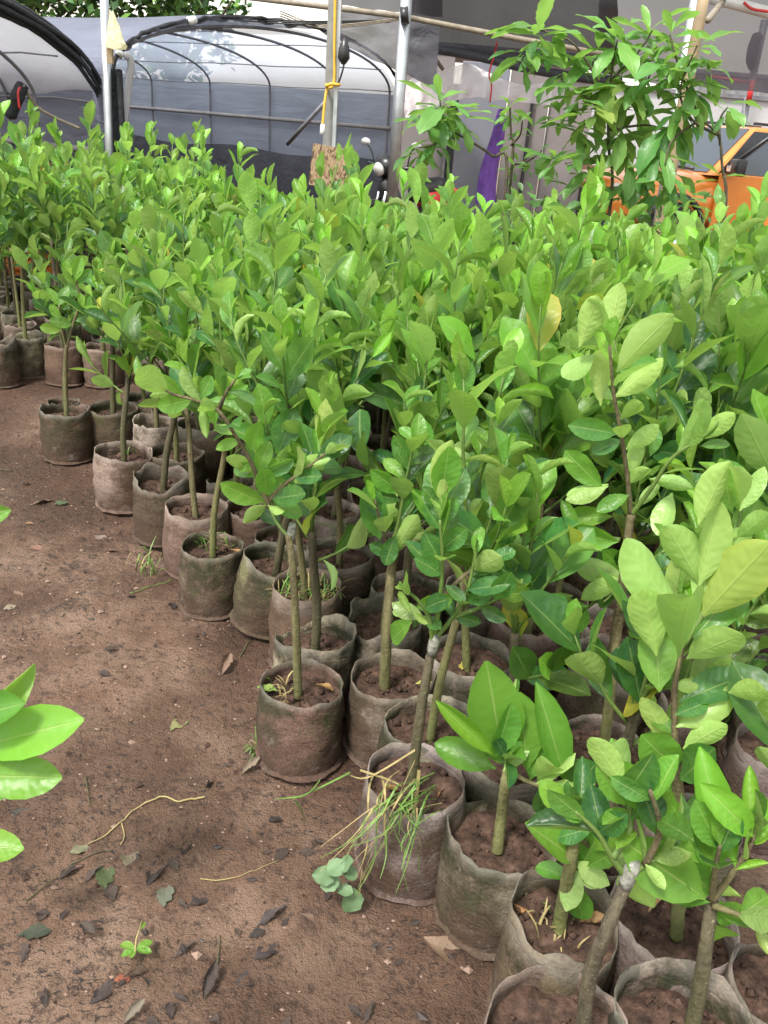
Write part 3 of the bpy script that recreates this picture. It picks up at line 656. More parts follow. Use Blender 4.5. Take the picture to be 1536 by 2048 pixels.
    for s in (-1, 1):
        MB().prism([(.02, s*.72, .78), (.36, s*.90, .84), (.42, s*.90, .98), (.05, s*.74, .95)], (0, s*.02, 0)).build('headlight', M_LAMP, r, False)
        for x in (.95, 4.25):
            mt = Matrix.Translation((x, s*.84, .39)) @ Matrix.Rotation(pi/2, 4, 'X')
            w = MB().lathe([(.2, -.12), (.36, -.12), (.39, -.08), (.39, .08), (.36, .12), (.2, .12)], 30, mt).build('wheel', M_RUBBER, r)
            rm = MB().lathe([(.001, -.05), (.06, -.08), (.21, -.10), (.23, -.122)], 24, mt); rm.lathe([(.001, .05), (.06, .08), (.21, .10), (.23, .122)], 24, mt); rm.build('rim', M_CHROME, w)
            MB().tube([(x+.46*cos(a), s*.915, .39+.46*sin(a)) for a in [radians(-5+i*10) for i in range(20)]], .045, 8).build('wheel_arch', M_BLACK, r)
    MB().box((-.03, 0, .74), (.06, 1.05, .2)).build('grille', M_BLACK, r, False)
    MB().box((-.05, 0, .5), (.12, 1.6, .16)).build('front_bumper', M_BLACK, r, False)
    MB().box((4.4, 0, 1.142), (1.5, 1.5, .012)).build('bed_cover', M_BLACK, r, False)
    MB().tube([(1.32, -.6, 1.19), (1.36, 0, 1.20), (1.32, .6, 1.19)], .02, 6).build('wiper_cowl', M_BLACK, r)
tq = at_y(1432, 340, 12.0); tr = radians(20)
toff = Matrix.Rotation(tr, 3, 'Z') @ Vector((1.45, -.9, 0))
pickup((tq.x-toff.x, 12.0-toff.y, YARD-.015), tr)

# ------------------------------------------------------------------ leaf meshes
def leaf_mesh(name, mat, W=.5, bend=.5, fold=.3, wave=.0, twist=.0, curl=.0, rows=6, cols=4, p=1.12, tipw=.62, pet=.05, serr=0., seed=0, rag=0.):
    vs, uvs = [], []; y, z = 0.0, 0.0; ang = -bend*.35
    ys = []
    for j in range(rows+1):
        v = j/rows; ys.append((y, z, ang)); y += cos(ang)/rows; z += sin(ang)/rows; ang += -bend*.7/rows*(.6+.8*v)
    for j in range(rows+1):
        v = j/rows; yy, zz, an = ys[j]
        w = W*.5*max(0, sin(pi*min(1, max(0, (v-pet)/(1-pet)))**p))**tipw if v > pet else .012
        if j == rows: w = W*.035
        if serr and j % 2: w *= 1-serr
        for i in range(cols+1):
            u = -1+2*i/cols; a = fold*abs(u) + curl*u*u
            if rag: w_ = w*(1+rag*nz(v*7+seed, u*1.1)*1.6); u_ = u
            else: w_ = w
            x = u*w_*cos(a*.8); up = abs(u)*w*sin(a) + wave*w*sin(v*9+u*2.2+seed)*abs(u)
            tw = twist*v
            xx = x*cos(tw)-up*sin(tw); uu = x*sin(tw)+up*cos(tw)
            vs.append((xx, yy - uu*sin(an), zz + uu*cos(an))); uvs.append((.5+u*.5, v))
    me = bpy.data.meshes.new(name)
    fs = [(j*(cols+1)+i, j*(cols+1)+i+1, (j+1)*(cols+1)+i+1, (j+1)*(cols+1)+i) for j in range(rows) for i in range(cols)]
    me.from_pydata(vs, [], fs)
    ul = me.uv_layers.new(name='UVMap')
    ul.data.foreach_set('uv', [c for f in fs for k in f for c in uvs[k]])
    me.polygons.foreach_set('use_smooth', [True]*len(fs)); me.materials.append(mat); me.update(); return me
LV = [leaf_mesh('leaf', M_LEAF, W, b, fo, wv, tw, cu, seed=i, tipw=tp_) for i, (W, b, fo, wv, tw, cu, tp_) in enumerate([
    (.54, .35, .30, .05, .0, .0, .58), (.50, .65, .22, .10, .25, .0, .6), (.58, .10, .38, .04, -.2, .0, .56), (.50, .95, .15, .12, .1, .1, .6),
    (.52, .5, .55, .06, -.3, .0, .6), (.44, -.25, .30, .10, .3, .0, .66), (.55, .3, .12, .16, .0, .15, .56), (.42, .9, .7, .05, .4, .2, .66),
    (.50, .55, .28, .14, -.45, .0, .6), (.47, .2, .45, .0, .15, .3, .62)])]
LCURL = [leaf_mesh('leaf', M_LEAF, .40, 1.5, .9, .2, .5, .5, seed=21), leaf_mesh('leaf', M_LEAF, .36, 2.1, 1.1, .25, -.4, .4, seed=22)]
HL = [leaf_mesh('leaf', M_LEAF, W, b, fo, wv, tw, cu, rows=12, cols=6, serr=.035, seed=i, tipw=tp_) for i, (W, b, fo, wv, tw, cu, tp_) in enumerate([
    (.50, .35, .28, .06, .0, .0, .6), (.46, .6, .35, .10, .2, .0, .6), (.54, .12, .22, .08, -.15, .0, .56), (.44, .8, .5, .10, .25, .1, .62), (.50, .3, .55, .05, -.2, .0, .6), (.40, .5, .95, .1, .1, .3, .62), (.40, .45, .4, .08, .3, .1, .66), (.36, .7, .6, .1, -.3, .2, .68), (.44, .25, .3, .07, .15, .0, .64)])]
LOQ = [leaf_mesh('leaf', M_LOQ, W, b, fo, wv, tw, 0, rows=12, cols=4, serr=.10, seed=i, tipw=.75, p=1.25) for i, (W, b, fo, wv, tw) in enumerate([
    (.29, .9, .25, .2, .0), (.33, 1.3, .2, .25, .3), (.27, .5, .35, .2, -.3), (.34, 1.6, .15, .3, .2), (.31, .2, .3, .15, .0)])]
BUSHL = [leaf_mesh('leaf', M_BUSH, W, b, fo, .1, 0, 0, rows=4, cols=2, seed=i) for i, (W, b, fo) in enumerate([(.5, .4, .3), (.42, .8, .3), (.55, .1, .4)])]

def frame_from(axis_, normal):
    y = axis_.normalized(); z = (normal - y*normal.dot(y))
    if z.length < 1e-5: z = y.orthogonal()
    z.normalize(); x = y.cross(z)
    return Matrix((x, y, z)).transposed()
def put_leaf(parent, mesh, pos, rot, length, color, name='leaf'):
    o = bpy.data.objects.new(name, mesh)
    o.matrix_basis = Matrix.Translation(pos) @ (rot * length).to_4x4()
    o.color = (*color, 1.0); COL.objects.link(o); o.parent = parent; return o

# ------------------------------------------------------------------ sapling templates
def soften(rng, a, amt): return (a + Vector((rng.gauss(0, amt), rng.gauss(0, amt), rng.gauss(0, amt*.6)))).normalized()
def add_shoot_leaves(rng, pts, out, z_lo, z_hi, spacing, lmin, lmax, start=.12, lean=.0, small=False):
    L = sum((pts[i+1]-pts[i]).length for i in range(len(pts)-1)); n = max(3, int(L/spacing)); ph = rng.random()*tau
    for k in range(n+2):
        f = min(1, start + (1-start)*(k/(n)));
        if f >= 1: f = 1
        q = f*(len(pts)-1); i = min(int(q), len(pts)-2); p = pts[i].lerp(pts[i+1], q-i); d = (pts[i+1]-pts[i]).normalized()
        ph += 2.4 + rng.gauss(0, .3)
        s = d.orthogonal().normalized(); t = d.cross(s); o_ = s*cos(ph)+t*sin(ph)
        sp = (radians(rng.uniform(22, 54)) if f < .75 else radians(rng.uniform(4, 26)))
        a = soften(rng, d*cos(sp)+o_*sin(sp)+Vector((0, 0, .22)), .14)
        nrm = (d - a*d.dot(a)); nrm = soften(rng, nrm.normalized(), .32) if nrm.length > .05 else soften(rng, -o_, .3)
        hgt = (p.z - z_lo)/max(.05, z_hi - z_lo)
        age = max(0, min(1, .20 + .85*(f-.5) + .75*(hgt-.55) + rng.gauss(0, .26)))  # leaf age; lower, inner leaves also darkened to paint shade inside the canopy
        ln = rng.uniform(lmin, lmax)*(.72 if k >= n else 1)*(.85 + .3*sin(pi*min(1, f*.9)))
        out.append((p, frame_from(a, nrm), ln, rng.randrange(len(LV)) if rng.random() > .06 else -1-rng.randrange(2), age, 1.0 if rng.random() < .010 else (rng.random()*.25 if rng.random() < .2 else 0), rng.random()))
def make_template(seed, height=1.2, th=.45, nsh=6, lmin=.085, lmax=.145, spacing=.034, spread=1.0):
    rng = random.Random(seed); z0 = .19
    lean = Vector((rng.gauss(0, .035), rng.gauss(0, .035), 0))
    tp_ = [Vector((0, 0, z0-.03)), Vector((lean.x*.3+rng.gauss(0,.006), lean.y*.3, z0+th*.35)), Vector((lean.x*.8, lean.y*.8+rng.gauss(0,.006), z0+th*.75)), Vector((lean.x*1.2, lean.y*1.2, z0+th))]
    trunk = smooth_path(tp_, 4); r0 = rng.uniform(.0095, .0125)
    tr = [r0*(1.18-.35*i/(len(trunk)-1)) for i in range(len(trunk))]
    shoots, leaves = [], []
    top = trunk[-1]; az = rng.random()*tau
    for k in range(nsh):
        az += 2.4+rng.gauss(0, .3)
        lead = k == 0
        b = top if k < 3 else trunk[int(len(trunk)*rng.uniform(.62, .95))]
        tilt = radians(rng.uniform(2, 12)) if lead else radians(rng.uniform(14, 38))*spread
        if k >= nsh-2 and nsh > 4: tilt = radians(rng.uniform(45, 75))*spread
        ln = (height - th - z0)*(rng.uniform(.9, 1.08) if lead else rng.uniform(.5, .92)) if tilt < .9 else rng.uniform(.16, .28)
        d = Vector((sin(tilt)*cos(az), sin(tilt)*sin(az), cos(tilt))); pts = [b.copy()]; p = b.copy()
        for j in range(6):
            d = (d + Vector((rng.gauss(0, .07), rng.gauss(0, .07), .10))).normalized(); p = p + d*ln/6; pts.append(p.copy())
        shoots.append((pts, [(.006 if lead else .0048)*(1-.62*j/6) for j in range(7)]))
        add_shoot_leaves(rng, pts, leaves, z0+th*.6, height, spacing, lmin, lmax)
    tm = MB().tube(trunk, tr, 8).mesh('trunk', M_BARK if seed % 3 else M_BARKDARK)
    sm = [MB().tube(p, r, 5).mesh('shoot', M_SHOOT) for p, r in shoots]
    return dict(trunk=tm, shoots=sm, leaves=leaves)

# ------------------------------------------------------------------ grow bags
def bag_profile(seed, r=.107, h=.235, dip=0, dipdir=0, flare=0, rough=1.0, n=36):
    rng = random.Random(seed*13+5); s = seed*3.7
    def rim(a): return h + rough*(.013*nz(cos(a)*1.6+s, sin(a)*1.6) + .007*nz(cos(a)*5, sin(a)*5+s)) - dip*max(0, cos(a-dipdir))**3
    def rad(a, z):
        f = z/h
        sq = 1 + .035*cos(2*(a+s)) + .045*nz(cos(a)*1.3+s, sin(a)*1.3, f*1.2)
        return r*sq*(1.0 + .06*sin(pi*min(1, f*1.1)) - .02*f + flare*f*f) + (.007*nz(cos(a)*3, sin(a)*3+s, z*34) + .004*nz(cos(a)*9, sin(a)*9+s, z*18))*(1 - .3*f) - (.006 if cos(a-s) > .9965 else 0)
    vs, fs = [], []; rows = 11
    for j in range(rows+1):
        for k in range(n):
            a = tau*k/n; z = rim(a)*j/rows; R = rad(a, z); vs.append((R*cos(a), R*sin(a), z+.004))
    for j in range(5):
        for k in range(n):
            a = tau*k/n; z = rim(a) - (.003 if j == 0 else j*.022); R = rad(a, z) - (.0045 if j else .0025); vs.append((R*cos(a), R*sin(a), z+.005+(.0015 if j == 0 else 0)))
    for j in range(rows+5):
        fs += [(j*n+k, j*n+(k+1) % n, (j+1)*n+(k+1) % n, (j+1)*n+k) for k in range(n)]
    m = MB().add(vs, fs)
    fl = []                      # stitched bottom seam that frays outwards
    for j in range(3):
        for k in range(n):
            a = tau*k/n; R = rad(a, .01) + (-.002, .004, .009)[j] + .005*nz(cos(a)*6+s, sin(a)*6)*(j > 0); fl.append((R*cos(a), R*sin(a), (.016, .010, .006)[j]+.004*nz(cos(a)*9, sin(a)*9+s)*(j == 2)))
    m.add(fl, [(j*n+(k+1) % n, j*n+k, (j+1)*n+k, (j+1)*n+(k+1) % n) for j in range(2) for k in range(n)])
    # soil
    sv = [(0, 0, h-.038)]; sf = []; R0 = [rad(tau*k/n, h-.05)-.004 for k in range(n)]
    zs = h - .042 - dip*.45
    for j in range(1, 13):
        for k in range(n):
            a = tau*k/n; R = R0[k]*j/12; x, y = R*cos(a), R*sin(a)
            sv.append((x, y, zs + .013*noise.fractal(Vector((x*24, y*24, s)), .8, 2., 4) + .008*nz(x*75, y*75, s)))
    sv[0] = (0, 0, zs+.004)
    sf += [(0, 1+k, 1+(k+1) % n) for k in range(n)]
    for j in range(11): sf += [(1+j*n+k, 1+(j+1)*n+k, 1+(j+1)*n+(k+1) % n, 1+j*n+(k+1) % n) for k in range(n)]
    sm = MB().add(sv, sf)
    for q in range(46):          # clods
        a, R = rng.random()*tau, r*.88*sqrt(rng.random()); c = Vector((R*cos(a), R*sin(a), zs+.003)); e = rng.uniform(.003, .008) if q > 12 else rng.uniform(.007, .014)
        vs = [c+Vector((e*rng.uniform(.7, 1.2)*x, e*rng.uniform(.7, 1.2)*y, e*rng.uniform(.5, 1)*z)) for x, y, z in ((1,0,0),(-1,0,0),(0,1,0),(0,-1,0),(0,0,1),(0,0,-1))]
        sm.add(vs, [(0,2,4),(2,1,4),(1,3,4),(3,0,4),(2,0,5),(1,2,5),(3,1,5),(0,3,5)])
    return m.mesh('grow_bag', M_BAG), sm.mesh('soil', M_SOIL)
BAGS = [bag_profile(i, r=.104+.006*(i % 3), h=.225+.012*(i % 4), dip=(0, .03, 0, .045, 0, .02, .06, 0)[i], dipdir=i*1.9, flare=(0, .05, -.04, 0, .03, 0, .06, -.03)[i], rough=(1, 1.6, .7, 2., 1.2, 1, 1.5, 1)[i]) for i in range(8)]

# fallen bits on the soil of a pot: dry leaf meshes
DEADM = [leaf_mesh('fallen_leaf', M_DEAD, W, b, fo, wv, tw, cu, rows=10, cols=4, seed=40+i, rag=.55 if i > 2 else .25) for i, (W, b, fo, wv, tw, cu) in enumerate([
    (.45, .3, .2, .25, .2, .2), (.5, -.6, .6, .2, -.3, .4), (.4, .9, .8, .3, .4, .5), (.55, .1, .08, .12, 0, .05), (.35, -.3, .3, .3, .6, .2), (.6, .2, .1, .3, 0, .1)])]

def make_plant(loc, label, bag, group=None, rz=0, scale=1.0, tmpl=None, name='potted_sapling', ntrim=1.0, toneshift=0, tilt=None, ageshift=0, dye=None):
    root = empty(name, loc, label, 'potted sapling', group, rz); root.scale = (scale,)*3
    if tilt: root.rotation_euler = (tilt[0], tilt[1], rz)
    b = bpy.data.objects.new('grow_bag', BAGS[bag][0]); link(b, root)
    b.rotation_euler = (0, 0, RNG.random()*tau if tmpl is not None else 0)
    if dye is None: k_ = RNG.uniform(.6, 1.15); dye = (k_, k_*RNG.uniform(.92, 1.04), k_*RNG.uniform(.8, 1.02))
    b.color = (*[.84*c for c in dye], 1)
    s = bpy.data.objects.new('soil', BAGS[bag][1]); link(s, b)
    if tmpl is not None:
        link(bpy.data.objects.new('trunk', tmpl['trunk']), root)
        for sm in tmpl['shoots']: link(bpy.data.objects.new('shoot', sm), root)
        for (p, rot, ln, vi, age, yel, tone) in tmpl['leaves']:
            if ntrim < 1 and RNG.random() > ntrim: continue
            put_leaf(root, LV[vi] if vi >= 0 else LCURL[-1-vi], p, rot, ln*RNG.uniform(.9, 1.12), (max(0, min(1, age+ageshift+RNG.gauss(0, .1))), yel, max(0, min(1, tone*.8+.1+toneshift))))
    return root

# ------------------------------------------------------------------ the pots one can tell apart
POTS = {   # rim centre in the photo, bag variant, label
 'P1': (605, 1362, 0, 'grafted sapling in the clean brown bag standing furthest out on the path'),
 'P2': (787, 1345, 4, 'sapling with thick green trunk in the bag right of the clean brown bag'),
 'P3': (830, 1565, 2, 'dark trunked sapling in the bag spilling long pulled weeds'),
 'P4': (1005, 1665, 1, 'short stub sapling with a rosette of big glossy leaves'),
 'P5': (1125, 1845, 3, 'thick stemmed sapling in the mossy bag with a dead brown leaf on its soil'),
 'P6': (1115, 2060, 5, 'dark stemmed grafted sapling in the bag cut by the bottom edge'),
 'P7': (1365, 2045, 6, 'sapling in the pale bag with folded rim at the bottom right corner'),
 'P8': (1350, 1865, 1, 'leafy tall sapling with huge pale leaves at the right edge'),
 'P9': (1515, 1960, 3, 'low sapling in the torn bag at the far right bottom edge'),
 'P10': (634, 1278, 6, 'sapling in the slumped pale bag directly behind the clean brown bag'),
 'P11': (765, 1245, 3, 'sapling in the bag with turned down pale rim behind the thick green trunk'),
 'P12': (615, 1185, 7, 'sapling in the wide bag filled with green grass and straw'),
 'P13': (535, 1125, 1, 'sapling in the tipped mossy bag with a pale rim'),
 'P14': (425, 1086, 0, 'dark stemmed sapling in the creased brown bag beside the tipped mossy bag'),
 'P15': (393, 1020, 2, 'sapling in the smooth bag just behind the creased brown bag'),
 'P16': (325, 962, 3, 'sapling in the bag with black algae on a bent rim'),
 'P17': (255, 902, 5, 'thin sapling in the small bag half white half black with algae'),
 'P18': (345, 900, 4, 'sapling in the dark bag behind the bag with the bent black rim'),
 'P19': (320, 848, 6, 'sapling in the bag with a white torn rim'),
 'P20': (398, 858, 7, 'sapling in the bag right of the white torn rim'),
 'P21': (130, 818, 1, 'thin forked sapling in the leftmost bag of the front bed'),
 'P22': (222, 812, 4, 'sapling in the algae covered bag second from the left in the front bed'),
 'P23': (292, 792, 0, 'sapling in the pale bag third from the left in the front bed'),
 'P24': (680, 1112, 2, 'sapling in the tall grey bag behind the grassy bag'),
 'P25': (572, 1070, 0, 'sapling in the shaded bag behind the tipped mossy bag'),
 'P26': (815, 1172, 4, 'sapling in the bag behind the turned down pale rim'),
 'P29': (940, 1318, 2, 'sapling in the bag with yellow leaf scraps right of the thick green trunk'),
 'P30': (872, 1465, 5, 'slender stemmed sapling in the small bag behind the weedy bag'),
 'P31': (1222, 1330, 7, 'sapling in the shaded bag behind the tall bare trunk at right'),
 'P32': (1205, 1480, 0, 'tall sapling with bare brown trunk and big pale leaves rising above the bed'),
 'P33': (985, 1560, 7, 'sapling in the bag hidden behind the big glossy rosette'),
 'P34': (1225, 1690, 4, 'sapling in the dark bag behind the mossy bag with the dead brown leaf'),
 'S1': (-5, 688, 3, 'sapling in the bag cut by the left edge of the far bed'),
 'S2': (50, 672, 1, 'sapling in the square mossy bag in front of the far bed'),
 'S3': (125, 686, 0, 'sapling in the plain round bag right of the square mossy bag'),
 'S4': (205, 690, 4, 'sapling in the bag at the near right end of the far bed front'),
}
DYE = {'P1': (1.15, .98, .9), 'P2': (.9, .88, .75), 'P3': (1.0, .95, 1.0), 'P4': (.95, .95, .82), 'P5': (.8, .82, .58), 'P7': (1.7, 1.6, 1.55), 'P6': (1.2, 1.1, 1.02), 'P8': (1.2, 1.1, 1.1), 'P9': (1.2, 1.1, 1.0),
       'P10': (1.6, 1.55, 1.35), 'P11': (1.3, 1.25, 1.15), 'P12': (.85, .82, .68), 'P13': (.75, .8, .5), 'P14': (.95, .82, .74), 'P15': (1.1, 1.0, .92), 'P16': (.6, .58, .5), 'P17': (1.3, 1.2, 1.12), 'P18': (.5, .54, .4), 'P19': (2.3, 2.25, 2.1), 'P20': (1., .95, .85),
       'P21': (.8, .7, .6), 'P22': (.58, .6, .44), 'P23': (1.7, 1.65, 1.55), 'P24': (1., .95, .9), 'P25': (.7, .66, .56), 'S2': (.95, .95, .75), 'S3': (.95, .88, .76)}
pos = {k: at_z(v[0], v[1], .235) for k, v in POTS.items()}
FIX = {'P1', 'P2', 'P3', 'P4', 'P5', 'P16', 'P14', 'P21', 'P6', 'P7'}
ks = list(pos)
for it in range(60):
    for i, a in enumerate(ks):
        for b in ks[i+1:]:
            d = pos[b]-pos[a]; d.z = 0; L = d.length
            if 1e-6 < L < .212:
                push = d/L*(.212-L)*.5
                if a not in FIX: pos[a] -= push
                if b not in FIX: pos[b] += push

# hero skeletons: trunk pixels, radius, side branches (pixels), depth drift
HERO = {
 'P1': dict(trunk=[(597, 1378), (592, 1260), (586, 1140), (577, 1072)], r=.0098, tape=(582, 1068), bark=M_BARK,
    br=[[(577, 1072), (556, 1048), (533, 1006)], [(540, 1015), (515, 955), (497, 915), (470, 870), (437, 822), (395, 802), (345, 788), (318, 770)], [(540, 1000), (570, 968), (610, 940), (650, 908)], [(437, 822), (450, 790), (470, 760)]],
    lv='528 1005 445 978 2;532 1010 490 1038 1;535 1010 573 1032 1;545 1003 603 1030 2;545 998 606 986 0;535 990 527 940 2;538 990 556 935 2;513 948 448 905 1;513 945 537 888 2;520 950 586 925 0;515 952 462 925 2;505 925 470 940 2;500 900 514 852 2;480 880 440 890 2;437 822 400 858 2;410 805 402 862 1;385 798 315 815 2;362 790 325 758 2;400 797 425 752 2;345 785 300 790 1;452 800 490 770 2;560 970 540 920 2;600 945 604 915 2;625 930 661 918 1;650 908 600 955 1;650 908 690 880 2;470 870 430 850 2;590 955 640 950 0;450 790 440 750 2;470 760 500 735 2;330 775 290 765 2'),
 'P2': dict(trunk=[(770, 1362), (774, 1260), (782, 1150), (789, 1080)], r=.0130, bark=M_BARK, green=True,
    br=[[(789, 1080), (800, 1030), (812, 960), (830, 880)], [(786, 1110), (765, 1060), (750, 1000)], [(792, 1060), (835, 1000), (850, 930)], [(786, 1100), (830, 1080), (870, 1050)]],
    lv='778 1115 838 1020 1;760 1080 742 990 0;752 1010 775 945 2;800 1040 845 975 0;830 1010 870 990 0;812 960 770 910 2;830 900 848 830 2;815 930 870 890 0;840 990 905 1010 0;786 1110 740 1090 0;850 1065 905 1040 0;845 940 890 905 2;800 1000 760 985 0;790 1070 770 1130 0;805 985 745 950 2;835 885 800 850 2;825 930 790 880 2;870 1050 900 1100 0;835 1080 830 1130 0'),
 'P3': dict(trunk=[(822, 1585), (835, 1470), (852, 1360), (866, 1285)], r=.0108, bark=M_BARKDARK, tape=(866, 1290),
    br=[[(866, 1285), (858, 1235), (835, 1200), (810, 1180)], [(868, 1280), (905, 1235), (935, 1180), (950, 1110)], [(868, 1275), (880, 1200), (885, 1120), (880, 1040)], [(905, 1235), (960, 1215), (1010, 1190)], [(858, 1240), (845, 1235), (822, 1238)], [(880, 1200), (930, 1150), (980, 1120)]],
    lv='824 1243 769 1281 2;832 1215 897 1198 2;826 1224 854 1247 1;822 1228 798 1178 1;850 1235 880 1255 0;905 1230 960 1250 0;935 1180 1000 1165 0;960 1215 1010 1240 0;1000 1190 1060 1185 0;885 1130 850 1070 0;882 1100 930 1060 0;885 1150 840 1120 0;940 1150 990 1130 0;950 1110 960 1050 2;890 1170 930 1200 0;880 1060 850 1010 0;885 1080 920 1020 0;990 1200 1020 1150 0;905 1235 890 1180 0;930 1200 975 1190 0;885 1010 892 880 1;880 1040 850 950 0;885 1030 930 940 0;882 1050 915 1000 0;978 1120 1030 1100 0;975 1125 1010 1160 0;880 1000 900 900 2;875 1010 860 920 2;882 1020 860 980 0'),
 'P4': dict(trunk=[(995, 1700), (1003, 1630), (1010, 1570), (1015, 1535)], r=.0110, bark=M_BARK,
    br=[[(1015, 1535), (1012, 1515)], [(1015, 1535), (1050, 1560), (1090, 1575), (1128, 1588)]],
    lv='1006 1528 985 1354 3;992 1537 870 1488 3;984 1508 902 1424 4;990 1512 1027 1425 3;1006 1542 1058 1488 1;1055 1540 1042 1405 2;1132 1566 1095 1425 3;1075 1562 1116 1497 1;1000 1520 1010 1440 2;1085 1570 1078 1662 0;1120 1585 1152 1568 1;1128 1588 1185 1530 0;1110 1580 1120 1640 0;1060 1560 1090 1480 2;1010 1530 960 1470 3'),
 'P5': dict(trunk=[(1112, 1898), (1122, 1830), (1138, 1740), (1152, 1660)], r=.0125, bark=M_BARK, green=True,
    br=[[(1152, 1660), (1158, 1640), (1150, 1618)], [(1148, 1690), (1155, 1745)], [(1152, 1668), (1190, 1700), (1228, 1715)]],
    lv='1150 1720 1078 1652 2;1187 1655 1112 1675 0;1146 1760 1070 1718 2;1151 1762 1164 1843 2;1158 1742 1198 1680 2;1175 1733 1230 1708 2;1123 1600 1152 1568 1;1150 1640 1090 1570 2;1160 1640 1210 1580 0;1190 1700 1240 1660 2;1150 1620 1200 1630 0'),
 'P6': dict(trunk=[(1173, 2070), (1178, 1960), (1215, 1855), (1255, 1760)], r=.0112, bark=M_BARKDARK, tape=(1256, 1752),
    br=[[(1255, 1760), (1225, 1715), (1195, 1665), (1150, 1622)], [(1255, 1760), (1290, 1728), (1310, 1720)], [(1225, 1715), (1260, 1660), (1255, 1600), (1245, 1560)], [(1290, 1728), (1320, 1660), (1300, 1580)]],
    lv='1247 1575 1184 1464 1;1250 1590 1300 1530 0;1255 1620 1210 1640 2;1258 1640 1310 1600 0;1232 1700 1270 1640 2;1300 1590 1330 1520 2;1310 1620 1260 1560 2;1318 1660 1370 1640 0;1195 1665 1240 1640 0;1170 1640 1130 1625 2;1290 1728 1330 1770 1;1245 1740 1290 1790 1;1300 1600 1240 1570 0;1310 1640 1340 1590 2;1250 1610 1220 1550 2'),
 'P7': dict(trunk=[(1392, 2050), (1402, 1960), (1412, 1890), (1424, 1800)], r=.0115, bark=M_BARKDARK,
    br=[[(1424, 1800), (1430, 1740), (1440, 1690)], [(1424, 1800), (1470, 1740), (1500, 1690), (1512, 1660)], [(1424, 1810), (1480, 1830), (1520, 1845)]],
    lv='1411 1797 1273 1700 3;1419 1748 1342 1644 3;1474 1735 1396 1545 4;1420 1778 1328 1708 1;1440 1800 1460 1862 2;1428 1847 1460 1902 2;1420 1792 1493 1766 1;1498 1694 1507 1546 4;1506 1673 1463 1603 4;1508 1675 1540 1612 4;1430 1748 1433 1667 2;1424 1815 1517 1838 2;1512 1848 1540 1908 1;1470 1740 1530 1720 4;1500 1690 1545 1660 4;1440 1700 1400 1620 2;1420 1805 1350 1790 3;1425 1790 1380 1740 2;1480 1830 1540 1790 2'),
 'P8': dict(trunk=[(1360, 1850), (1363, 1720), (1358, 1620), (1351, 1500)], r=.0115, bark=M_BARK,
    br=[[(1351, 1500), (1349, 1380), (1366, 1290), (1390, 1215), (1402, 1165)], [(1366, 1290), (1420, 1200), (1470, 1080), (1485, 1000)]],
    lv='1399 1170 1338 1040 1;1397 1175 1457 996 1;1401 1236 1548 1072 5;1378 1253 1214 1090 1;1313 1312 1284 1168 1;1358 1314 1370 1085 1;1397 1050 1450 918 1;1479 1022 1532 940 1;1463 1024 1451 928 2;1386 1276 1512 1148 3;1373 1318 1490 1250 1;1319 1384 1310 1245 2;1358 1404 1494 1338 0;1348 1376 1403 1366 1;1352 1454 1471 1386 1;1344 1498 1287 1392 1;1366 1498 1450 1440 1;1456 1386 1545 1374 1;1390 1210 1420 1080 1;1352 1470 1300 1420 2;1355 1540 1290 1480 2;1360 1560 1420 1500 0;1358 1600 1300 1560 2;1400 1190 1500 1060 1;1350 1430 1420 1400 0;1470 1080 1550 1010 1;1480 1010 1500 900 1;1362 1640 1430 1590 2;1362 1660 1310 1610 0'),
 'P32': dict(trunk=[(1213, 1480), (1222, 1380), (1235, 1260), (1246, 1160), (1262, 1030)], r=.0115, bark=M_BARK,
    br=[[(1262, 1030), (1254, 950), (1243, 870), (1228, 790), (1219, 690)], [(1262, 1030), (1300, 980), (1345, 915), (1400, 880)], [(1246, 1160), (1200, 1195), (1165, 1225)], [(1246, 1150), (1290, 1130), (1330, 1100)], [(1240, 1080), (1190, 1070), (1150, 1060)]],
    lv='1219 676 1231 570 1;1200 690 1192 588 1;1158 695 1200 590 1;1233 744 1330 625 1;1225 797 1334 722 1;1202 812 1194 697 1;1190 708 1122 762 1;1235 868 1158 850 0;1262 952 1277 876 1;1300 913 1322 860 2;1350 912 1448 793 1;1397 880 1471 824 1;1401 892 1457 882 2;1205 975 1130 906 3;1217 968 1136 1000 1;1217 972 1137 1004 1;1225 1033 1130 1035 2;1274 1014 1312 968 1;1345 985 1310 1072 1;1299 958 1377 965 1;1248 1152 1148 1133 1;1246 1155 1168 1193 1;1237 1083 1122 1071 2;1178 1212 1092 1222 2;1226 800 1180 760 1;1250 900 1320 850 1;1240 840 1290 790 1;1165 1225 1125 1270 2;1190 1070 1130 1100 2;1330 1100 1390 1090 0;1300 1125 1340 1160 0;1243 880 1190 900 0;1258 990 1200 1010 2;1255 970 1300 930 1;1175 1215 1160 1275 2'),
}
